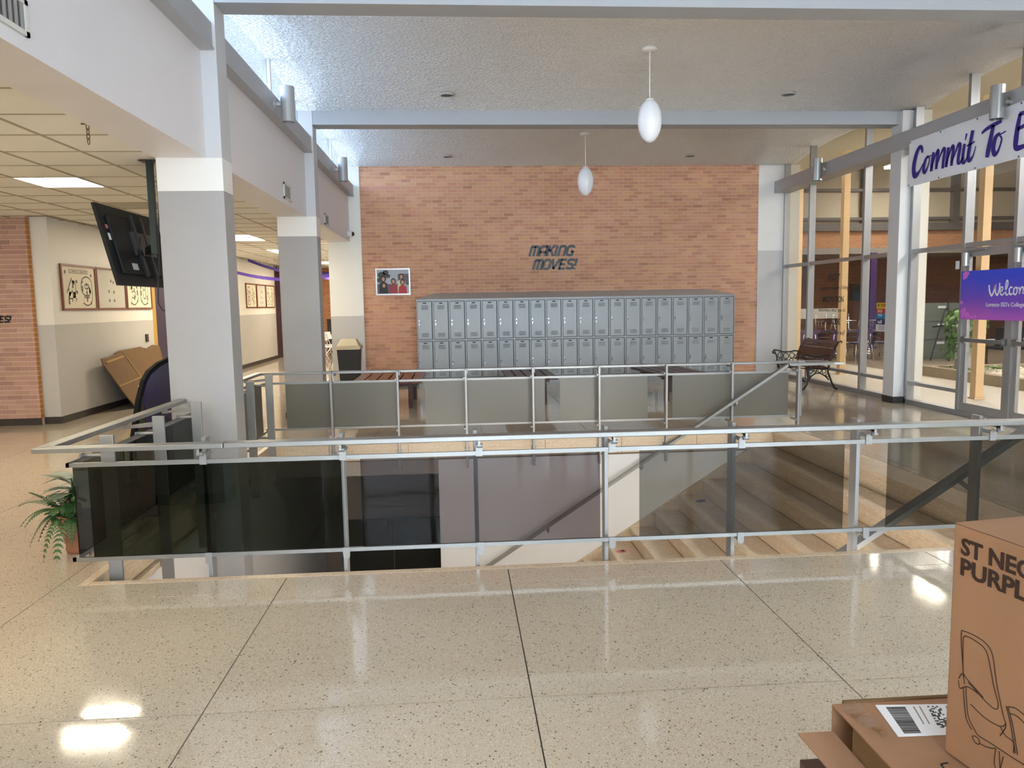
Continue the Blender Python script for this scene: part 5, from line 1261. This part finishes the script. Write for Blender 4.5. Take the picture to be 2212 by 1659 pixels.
flat_card('crumpled flattened cardboard leaning on the hall wall, nearest the yellow jamb', [(14.0, 0.004), (13.98, 0.85), (14.2, 0.93), (14.4, 0.90), (14.7, 0.95), (15.0, 0.92), (15.1, 0.004)], -5.66, -5.55, CARD2, 0.9)
MB().box(-5.70, -5.675, 14.45, 14.55, 1.02, 1.16).build('wall_switch', BLACK, None, label='small black wall box below the class picture, beside the yellow jamb', cat='switch', loc=(-5.7, 14.5, 1.02))

# potted plant behind the corner of the guard
def leaf_mesh(L_, w, droop, cup=0.15):
    vs, fs = [], []
    n = 6
    for i in range(n + 1):
        s = i / n; ww = w * math.sin(math.pi * min(1, s * 0.94 + 0.05)) ** 0.8 if i < n else 0.001
        z = -droop * s * s * L_
        vs += [(s * L_, -ww, z + cup * ww), (s * L_, 0, z), (s * L_, ww, z + cup * ww)]
    for i in range(n):
        a = i * 3; fs += [(a, a + 3, a + 4, a + 1), (a + 1, a + 4, a + 5, a + 2)]
    return vs, fs
GRN = M('leaf_green', srgb(52, 84, 40), 0.45, var=0.3, vscale=20)
GRN2 = M('leaf_grey_green', srgb(110, 128, 104), 0.45, var=0.2, vscale=14)
GRN3 = M('vine_green', srgb(98, 132, 66), 0.4, var=0.3, vscale=8)
pp0 = Vector((-2.575, 5.21, 0.0))
t = T('potted_plant', 'potted fern and broad-leaf plant in a terracotta pot at the railing corner', 'plant', tuple(pp0))
TC = M('terracotta', srgb(150, 96, 70), 0.75, var=0.25, vscale=10)
pot = MB().lathe([(0.075, 0.0), (0.082, 0.03), (0.078, 0.05), (0.095, 0.12), (0.112, 0.19), (0.120, 0.215), (0.126, 0.225), (0.126, 0.262), (0.112, 0.262), (0.108, 0.23)], pp0, 24).build('pot', TC, t, smooth=True)
for k in range(14):
    a = 2 * math.pi * k / 14; c = pp0 + Vector((0.126 * math.cos(a), 0.126 * math.sin(a), 0.24))
    MB().lathe([(0, -0.016), (0.013, -0.006), (0.013, 0.006), (0, 0.016)], c, 8).build('rim_bead', TC, pot, smooth=True)
MB().lathe([(0.0, 0.225), (0.112, 0.225)], pp0, 20).build('soil', M('soil', (0.03, 0.02, 0.015), 0.9), t)
def placed(vs, fs, o, yaw_, pit, rollv=0.0):
    m_ = Matrix.Rotation(yaw_, 4, 'Z') @ Matrix.Rotation(-pit, 4, 'Y') @ Matrix.Rotation(rollv, 4, 'X')
    mb = MB(); mb.add([m_ @ Vector(v) + Vector(o) for v in vs], fs); return mb
rnd = random.Random(11)
lv, lf = leaf_mesh(0.17, 0.045, 0.35)
for a, pit, hh, s in ((150, 0.5, 0.48, 1.0), (175, 0.25, 0.42, 1.0), (200, 0.7, 0.46, 1.0), (120, 0.3, 0.44, 0.9), (60, 0.4, 0.43, 0.9), (20, 0.5, 0.45, 1), (-40, 0.4, 0.44, 1), (185, 0.1, 0.50, 0.95), (-100, 0.3, 0.40, 1), (230, 0.35, 0.43, 0.9)):
    o = pp0 + Vector((0.02 * math.cos(R(a)), 0.02 * math.sin(R(a)), hh))
    placed([(x * s * 1.15, y * s, z * s) for x, y, z in lv], lf, o, R(a), pit).build('leaf', GRN2, t, smooth=True)
    MB().tube([pp0 + Vector((0, 0, 0.23)), pp0 + Vector((0.01 * math.cos(R(a)), 0.01 * math.sin(R(a)), 0.36)), o], 0.004, 5).build('stalk', GRN, t)
MB().tube([pp0 + Vector((0.02, -0.02, 0.24)), pp0 + Vector((-0.03, -0.05, 0.36))], 0.008, 6).build('stem', M('red_stem', srgb(128, 70, 58), 0.6), t)
for a, Lf, dr_, ri in ((172, 0.38, 0.6, 0.35), (190, 0.33, 0.9, 0.35), (215, 0.28, 1.2, 0.3), (240, 0.26, 1.5, 0.25), (150, 0.3, 0.8, 0.5), (262, 0.28, 1.7, 0.2), (130, 0.26, 0.8, 0.5), (200, 0.22, 0.5, 0.6), (225, 0.3, 1.0, 0.45), (285, 0.22, 1.3, 0.3), (180, 0.25, 1.1, 0.2)):
    fr = MB(); n = 16; d = Vector((math.cos(R(a)), math.sin(R(a)), 0)); sd = Vector((-d.y, d.x, 0)); pts = []
    for i in range(n + 1):
        s = i / n; pts.append(pp0 + Vector((0, 0, 0.25)) + d * (0.05 + Lf * s * (1 - 0.15 * s * dr_)) + Vector((0, 0, Lf * (ri * s * 2.2 - dr_ * s * s))))
    fr.tube(pts, [0.0025 * (1 - 0.7 * i / n) for i in range(n + 1)], 4)
    for i in range(2, n + 1):
        s = i / n; l_ = 0.05 * math.sin(math.pi * min(0.96, s * 0.85 + 0.12)); tg = (pts[i] - pts[i - 1]).normalized()
        for sg in (1, -1):
            b = pts[i]; tip = b + sd * sg * l_ + tg * l_ * 0.45 + Vector((0, 0, -0.008)); mid = b + sd * sg * l_ * 0.45
            fr.add([b + tg * 0.007, mid + tg * 0.014, tip, mid - tg * 0.006, b - tg * 0.007], [(0, 1, 2, 3, 4)])
    fr.build('frond', GRN, t)
lv2, lf2 = leaf_mesh(0.075, 0.028, 0.3)
for k in range(46):
    a = rnd.uniform(100, 330); rr = rnd.uniform(0.03, 0.15); hh = rnd.uniform(0.24, 0.42) - max(0, rr - 0.1) * 1.2
    placed(lv2, lf2, pp0 + Vector((rr * math.cos(R(a)), rr * math.sin(R(a)), hh)), R(a + rnd.uniform(-60, 60)), rnd.uniform(-0.9, 0.6)).build('leaf', GRN, t, smooth=True)
# streamers, chairs and cabinet far down the hall
PUR = M('purple_crepe', srgb(62, 36, 120), 0.5)
for k, (a, b, sag, q) in enumerate((((-5.69, 18.6, 2.62), (-2.4, 19.2, 2.55), 0.32, 'lowest, across the middle of the hall'), ((-5.3, 20.2, 2.82), (-2.35, 20.6, 2.6), 0.28, 'behind the first'), ((-4.6, 22.0, 2.84), (-2.35, 22.4, 2.7), 0.25, 'farther back'), ((-4.9, 24.0, 2.84), (-2.35, 24.2, 2.6), 0.3, 'farthest'))):
    a, b = Vector(a), Vector(b); mb = MB(); n = 24
    for i in range(n + 1):
        s = i / n; c = a.lerp(b, s) + Vector((0, 0, -sag * 4 * s * (1 - s))); tw = 0.5 * math.sin(s * 9 + k)
        o = Vector((0, math.sin(tw) * 0.03, math.cos(tw) * 0.04)); mb.v += [c + o, c - o]
    mb.f = [[2 * i, 2 * i + 1, 2 * i + 3, 2 * i + 2] for i in range(n)]
    mb.build('paper_streamer', PUR, None, label='purple crepe streamer sagging under the hall ceiling, ' + q, cat='streamer', group='purple streamers', loc=tuple(a))
for k, y in enumerate((20.9, 22.6)):
    mb = MB(); pts = [(-5.4 + 3.0 * i / 20, y + 0.3 * math.sin(i * 1.7), 2.80 + 0.03 * math.sin(i * 2.1)) for i in range(21)]
    o = T('tinsel_garland', 'silver tinsel garland under the hall ceiling, ' + ('nearer one' if k == 0 else 'farther one'), 'garland', pts[0], 'tinsel garlands')
    r_ = random.Random(k); g = MB()
    for p_ in pts:
        for q_ in range(10):
            d = Vector((r_.uniform(-1, 1), r_.uniform(-1, 1), r_.uniform(-1, 1))) * 0.07; c = Vector(p_)
            g.add([c, c + d, c + d + Vector((0.01, 0, 0.008))], [(0, 1, 2)])
    g.build('tinsel', M('tinsel', (0.75, 0.75, 0.74), 0.25, 0.9), o, kind='stuff')
xf = fY(-4.08, 1.66, 26.795)
framed('framed_photograph', 'tiny framed photograph on the brick at the far end of the hall', xf, 0.34, 0.28, WHITE, 0.03, M('photo_far', srgb(130, 80, 84), 0.5), None, (-3.9, 26.8, 1.66), 0.02)
t = T('storage_cabinet', 'low black cabinet at the far end of the hall', 'cabinet', (-3.9, 26.5, 0))
MB().box(-4.4, -3.5, 26.35, 26.75, 0.05, 1.15).build('body', BLACK, t); MB().box(-4.42, -3.48, 26.33, 26.77, 1.15, 1.18).build('top', BLACK, t)
for x in (-4.38, -3.94): MB().box(x, x + 0.42, 26.335, 26.35, 0.1, 1.1).build('door', M('cab_door', (0.02, 0.02, 0.022), 0.35), t)
def folding_chair():
    t = T('folding_chair', 'x', 'chair', (0, 0, 0), 'folding chairs at the end of the hall')
    for s in (-0.2, 0.2):
        MB().tube([(s, -0.25, 0), (s, 0.05, 0.75), (s * 0.9, 0.08, 0.85)], 0.012, 6).build('leg', CHROME, t)
        MB().tube([(s, 0.28, 0), (s, -0.1, 0.45)], 0.012, 6).build('leg', CHROME, t)
    MB().box(-0.2, 0.2, -0.2, 0.18, 0.43, 0.455).build('seat', WHITE, t); MB().hexa([(-0.2, 0.02, 0.62), (0.2, 0.02, 0.62), (0.2, 0.04, 0.62), (-0.2, 0.04, 0.62), (-0.2, 0.07, 0.84), (0.2, 0.07, 0.84), (0.2, 0.09, 0.84), (-0.2, 0.09, 0.84)]).build('backrest', WHITE, t)
    return t
fc = folding_chair()
for i, (x, y, q) in enumerate(((-3.85, 22.6, 'nearer one'), (-3.9, 23.6, 'farther one'))):
    o = fc if i == 0 else copy_tree(fc); o.location = (x, y, 0); o.rotation_euler.z = R(70); o['label'] = 'white metal folding chair in the far hall, ' + q
# stickers on the treads
for (x, y, z, c, q) in ((2.82, 8.70, -0.76, srgb(84, 78, 120), 'purple paw-like sticker on a stair tread near the far wall'), (1.86, 8.68, -1.33, srgb(220, 130, 130), 'pink sticker on the lowest stair tread in view')):
    g = MB(); disc(g, lambda u, v, w: (x + u, y + v, z + 0.0005 + w), 0, 0, 0.06, 0.05, 14, 0.001)
    disc(g, lambda u, v, w: (x + u, y + v, z + 0.0005 + w), 0.04, 0.04, 0.04, 0.04, 10, 0.001)
    g.build('floor_sticker', M('sticker_%d' % int(c[0] * 1000), c, 0.5), None, label=q, cat='sticker', loc=(x, y, z))

# ================================================================== beyond the glass
ORANGE = M('tan_post_paint', (0.72, 0.50, 0.27), 0.5)
for y, q in ((11.34, 'nearest, seen through the door'), (15.62, 'seen behind the park bench'), (17.8, 'beside the far right wall end')):
    t = T('walk_post', 'square tan post of the covered walk outside, ' + q, 'post', (8.1, y, 0), 'tan walk posts')
    MB().box(8.04, 8.17, y, y + 0.13, 0.02, 4.62).build('shaft', ORANGE, t)
    MB().box(8.02, 8.19, y - 0.02, y + 0.15, -0.004, 0.02).build('base_plate', ORANGE, t)
PL = M('planter_concrete', (0.36, 0.29, 0.20), 0.7, var=0.15, vscale=4)
t = T('planter', 'low concrete planter bed with pale gravel outside the glass doors', 'planter', (11, 12.5, 0))
p = MB().box(9.5, 9.7, 9.0, 15.1, -0.01, 0.19); p.build('curb', PL, t)
for a in ((9.7, 12.6, 14.9, 15.1), (9.7, 12.6, 9.0, 9.2), (12.6, 12.8, 9.0, 15.1)): MB().box(a[0], a[1], a[2], a[3], -0.01, 0.19).build('curb', PL, t)
MB().box(9.7, 12.6, 9.2, 14.9, -0.01, 0.12).build('gravel_bed', M('gravel', (0.62, 0.55, 0.40), 0.9, var=0.4, vscale=30, bump=0.8, bscale=40), t)
rnd = random.Random(4); g = MB()
for i in range(900):
    x, y = rnd.uniform(9.75, 12.5), rnd.uniform(9.3, 14.85); r_ = rnd.uniform(0.025, 0.06)
    g.lathe([(0, -r_ * 0.5), (r_, 0), (0, r_ * 0.6)], (x, y, 0.13), 5)
g.build('pebbles', M('pebble', (0.72, 0.66, 0.52), 0.8, var=0.3, vscale=3), t, kind='stuff')
# vine on its white stand
vp = Vector((9.98, 14.45, 0.125))
t = T('trailing_vine', 'trailing green vine in a white pot on a tall white stand in the planter', 'plant', tuple(vp))
MB().lathe([(0.17, 0.0), (0.16, 0.4), (0.17, 0.62), (0.13, 0.64), (0.13, 0.70)], vp, 24).build('stand', WHITE, t, smooth=True)
MB().lathe([(0.12, 0.70), (0.16, 0.85), (0.19, 1.04), (0.17, 1.04), (0.16, 0.98)], vp, 24).build('pot', WHITE, t, smooth=True)
MB().lathe([(0, 0.99), (0.165, 0.99)], vp, 16).build('soil', M('soil', (0.03, 0.02, 0.015), 0.9), t)
lv, lf = leaf_mesh(0.11, 0.042, 0.3)
vl0 = placed(lv, lf, (0, 0, 0), 0, 0).build('leaf', GRN3, None, smooth=True); vleaf = vl0.data; vl0.parent = t; vl0.location = (0.2, -0.2, 1.15)
first = True
stems = []
for k in range(11):
    a = R(150 + 22 * k) if k < 8 else R(40 * k); r0 = 0.16; Ld = rnd.uniform(0.35, 1.05) if k < 8 else 0.2
    pts = [vp + Vector((0.06 * math.cos(a), 0.06 * math.sin(a), 1.0)), vp + Vector((0.15 * math.cos(a), 0.15 * math.sin(a), 1.22)), vp + Vector((0.26 * math.cos(a), 0.26 * math.sin(a), 1.16))]
    n = max(2, int(Ld / 0.1))
    for i in range(n): pts.append(vp + Vector(((0.28 + 0.02 * math.sin(i)) * math.cos(a + 0.05 * i), (0.28 + 0.02 * math.sin(i)) * math.sin(a + 0.05 * i), 1.1 - 0.1 * i)))
    MB().tube(pts, 0.006, 5).build('stem', GRN, t)
    for i, p_ in enumerate(pts):
        for q_ in range(3 if i else 1):
            o = bpy.data.objects.new('leaf', vleaf); COL.objects.link(o); o.parent = t
            o.location = p_ - vp + Vector((rnd.uniform(-0.04, 0.04), rnd.uniform(-0.04, 0.04), rnd.uniform(-0.05, 0.05)))
            o.rotation_euler = (rnd.uniform(-0.6, 0.6), rnd.uniform(0.1, 1.1), a + rnd.uniform(-1.2, 1.2)); s = rnd.uniform(0.8, 1.4); o.scale = (s, s, s)
for k in range(45):
    o = bpy.data.objects.new('leaf', vleaf); COL.objects.link(o); o.parent = t
    o.location = (rnd.uniform(-0.3, 0.8), rnd.uniform(-0.5, 0.35), 0.04 + rnd.uniform(0, 0.05)); o.rotation_euler = (rnd.uniform(-0.5, 0.5), rnd.uniform(-0.3, 0.3), rnd.uniform(0, 6.28))

# school furniture stacked in the commons
SHELL = M('purple_shell', srgb(78, 60, 104), 0.45)
def school_chair():
    t = T('school_chair', 'x', 'chair', (0, 0, 0), 'purple school chairs')
    for s in (-1, 1):
        MB().tube([(s * 0.24, -0.26, 0.0), (s * 0.20, -0.20, 0.40), (s * 0.18, -0.12, 0.43), (s * 0.18, 0.12, 0.43), (s * 0.20, 0.22, 0.40), (s * 0.24, 0.30, 0.0)], 0.012, 8).build('leg', CHROME, t, smooth=True)
        MB().tube([(s * 0.17, 0.10, 0.43), (s * 0.16, 0.24, 0.48), (s * 0.14, 0.26, 0.70)], 0.012, 8).build('back_tube', CHROME, t, smooth=True)
    MB().hexa([(-0.22, -0.22, 0.445), (0.22, -0.22, 0.445), (0.20, 0.20, 0.435), (-0.20, 0.20, 0.435), (-0.22, -0.22, 0.46), (0.22, -0.22, 0.46), (0.20, 0.20, 0.45), (-0.20, 0.20, 0.45)]).build('seat', SHELL, t, bevel=0.006)
    MB().hexa([(-0.22, 0.20, 0.52), (0.22, 0.20, 0.52), (0.22, 0.225, 0.52), (-0.22, 0.225, 0.52), (-0.18, 0.28, 0.83), (0.18, 0.28, 0.83), (0.18, 0.30, 0.83), (-0.18, 0.30, 0.83)]).build('backrest', SHELL, t, bevel=0.008)
    g = MB()
    for i in range(5): g.tube([(-0.16 + 0.08 * i, -0.16, 0.18), (-0.16 + 0.08 * i, 0.16, 0.18)], 0.004, 4); g.tube([(-0.16 + 0.08 * i, 0.16, 0.18), (-0.16 + 0.08 * i, 0.17, 0.36)], 0.004, 4)
    for i in range(4): g.tube([(-0.18, -0.16 + 0.107 * i, 0.18), (0.18, -0.16 + 0.107 * i, 0.18)], 0.004, 4)
    for z in (0.24, 0.30, 0.36): g.tube([(-0.18, 0.17, z), (0.18, 0.17, z)], 0.004, 4)
    g.build('wire_basket', CHROME, t)
    return t
def school_desk():
    t = T('school_desk', 'x', 'desk', (0, 0, 0), 'school desks')
    MB().box(-0.33, 0.33, -0.25, 0.25, 0.70, 0.725).build('desktop', M('desk_top', (0.10, 0.085, 0.07), 0.4), t, bevel=0.004)
    for s in (-1, 1):
        MB().tube([(s * 0.30, -0.24, 0), (s * 0.27, -0.20, 0.69), (s * 0.27, 0.20, 0.69), (s * 0.30, 0.24, 0)], 0.014, 8).build('leg', CHROME, t, smooth=True)
    MB().box(-0.26, 0.26, -0.2, 0.2, 0.58, 0.59).build('shelf', CHROME, t)
    return t
ch, dk = school_chair(), school_desk()
names = ['leftmost', 'second from the left', 'third from the left', 'rightmost']
for i, x in enumerate((9.0, 9.72, 10.44, 11.16)):
    c = ch if i == 0 else copy_tree(ch); c.location = (x, 19.25, -0.013); c.rotation_euler = (0, 0, R(180 + (-8, 6, -4, 10)[i])); c['label'] = 'purple school chair standing on the floor beyond the glass, ' + names[i]
    d = dk if i == 0 else copy_tree(dk); d.location = (x + 0.05, 19.95, -0.013); d['label'] = 'school desk carrying an upturned chair beyond the glass, ' + names[i]
for i, x in enumerate((9.0, 9.72, 10.44, 11.16)):
    c = copy_tree(ch); c.location = (x + 0.05, 20.06, 0.713 + 0.461); c.rotation_euler = (math.pi, 0, R(180 + (12, -6, 5, -9)[i])); c['label'] = 'upturned school chair with legs in the air on a desk, ' + names[i]
t = T('serving_table', 'white-topped folding table behind the stacked chairs', 'table', (9.6, 20.7, 0))
MB().box(8.6, 10.7, 20.45, 20.95, 1.05, 1.32).build('table_box', M('white_board', (0.62, 0.60, 0.55), 0.5), t)
for x in (8.7, 10.6):
    for y in (20.5, 20.9): MB().box(x - 0.02, x + 0.02, y - 0.02, y + 0.02, -0.012, 1.05).build('leg', CHROME, t)
FG = M('file_grey', (0.16, 0.18, 0.16), 0.45)
t = T('file_cabinet', 'grey-green steel file cabinet beyond the trailing vine', 'cabinet', (12.4, 19.2, 0))
MB().box(11.95, 12.95, 19.0, 19.6, -0.012, 1.43).build('carcass', FG, t)
for k in range(3):
    d = MB().box(11.97, 12.93, 18.985, 19.0, 0.05 + 0.46 * k, 0.48 + 0.46 * k).build('drawer', FG, t)
    MB().box(12.35, 12.55, 18.975, 18.985, 0.38 + 0.46 * k, 0.44 + 0.46 * k).build('label_holder', WHITEP, d)
t = T('easel', 'black folding easel with chrome tips leaning before the file cabinet', 'easel', (12.1, 18.5, 0))
for a, b in (((12.25, 18.3, -0.012), (12.33, 18.55, 1.5)), ((11.95, 18.6, -0.012), (12.3, 18.6, 1.3)), ((12.7, 18.6, -0.012), (12.33, 18.6, 1.3))):
    MB().tube([a, b], 0.018, 6).build('leg', BLACK, t)
MB().bar((11.85, 18.4, 0.85), (12.8, 18.4, 0.95), 0.04, 0.03).build('ledge', CHROME, t)
MB().bar((11.9, 18.4, 0.25), (12.7, 18.4, 0.38), 0.02, 0.02).build('stretcher', CHROME, t)
t = T('office_chair', 'black rounded chair back leaning behind the vine', 'chair', (12.7, 17.6, 0))
g = MB().lathe([(0.0, -0.03), (0.30, -0.03), (0.32, 0.0), (0.30, 0.03), (0, 0.03)], (12.55, 17.8, 0.95), 20, 'y')
g.build('backrest', BLACK, t); MB().box(12.45, 12.65, 17.75, 17.85, -0.012, 0.66).build('stand', BLACK, t)
for k, z in enumerate((0.35, 0.45, 0.55)): MB().tube([(12.3, 17.7, z), (12.8, 17.7, z)], 0.012, 6).build('rung', CHROME, t)
MB().box(12.2, 12.75, 26.9, 26.99, 1.5, 2.1).build('notice_board', M('green_board', (0.03, 0.045, 0.04), 0.5), None, label='dark green board on the far brick wall beyond the vine', cat='board', loc=(14.6, 26.9, 1.5))
bpy.data.objects['notice_board'].location.x = 16.6
t = T('low_table', 'low black table with a black stool beyond the planter', 'table', (12.9, 17.0, 0))
MB().box(12.35, 13.4, 16.6, 17.4, 0.36, 0.42).build('table_top', BLACK, t)
for x in (12.5, 13.25):
    for y in (16.7, 17.3): MB().box(x - 0.02, x + 0.02, y - 0.02, y + 0.02, -0.012, 0.36).build('leg', M('table_leg', (0.12, 0.10, 0.07), 0.5), t)
MB().box(12.62, 13.0, 16.8, 17.2, 0.421, 0.86).build('screen_back', BLACK, t)
t = T('purple_column', 'slim purple column beyond the stacked chairs', 'column', (13.1, 23.5, 0))
MB().box(12.97, 13.17, 23.4, 23.6, -0.012, 3.0).build('shaft', M('purple_paint', srgb(74, 44, 110), 0.5), t)
MB().box(12.93, 13.21, 23.36, 23.64, -0.012, 0.06).build('foot', M('purple_paint', srgb(74, 44, 110), 0.5), t)
# lamps of the commons
EMC = M('commons_tube', (1, 1, 1), 0.4, emit=(1.0, 0.92, 0.80), estr=18.0)
for i, (x, y, z, q) in enumerate(((9.55, 15.4, 4.4, 'hidden behind the banner'), (12.8, 17.8, 5.2, 'second'), (13.5, 21.6, 5.2, 'over the far wall'), (10.9, 13.2, 4.3, 'nearest, at the upper right'), (11.0, 6.0, 5.2, 'beside the camera side'), (11.0, 0.0, 5.2, 'behind'))):
    t = T('strip_light', 'lit fluorescent strip light hanging in the commons, ' + q, 'light', (x, y, z), 'commons strip lights')
    MB().box(x - 0.15, x + 0.15, y - 1.2, y + 1.2, z + 0.05, z + 0.07).build('housing', WHITE, t)
    MB().box(x - 0.13, x + 0.13, y - 1.18, y + 1.18, z, z + 0.05).build('tube', EMC, t)
    for s in (-0.9, 0.9): MB().tube([(x, y + s, z + 0.09), (x, y + s, 6.4)], 0.006, 5).build('hanger', CHROME, t)
EMK = M('walk_fill_tube', (1, 1, 1), 0.4, emit=(0.98, 0.98, 1.0), estr=28.0)  # unseen lights added under the soffit to brighten the plaster ceiling indoors
for i, y in enumerate((-5.0, -2.5, 0.0, 2.5, 4.5, 6.5, 8.5)):
    t = T('soffit_fill_light', 'added unseen fill light under the soffit of the outside walk', 'light', (8.72, y, 4.6), 'walk soffit fill lights')
    MB().box(8.5, 8.9, y - 0.6, y + 0.6, 4.60, 4.625).build('housing', WHITE, t)
    MB().box(8.52, 8.88, y - 0.58, y + 0.58, 4.592, 4.60).build('diffuser', EMK, t)
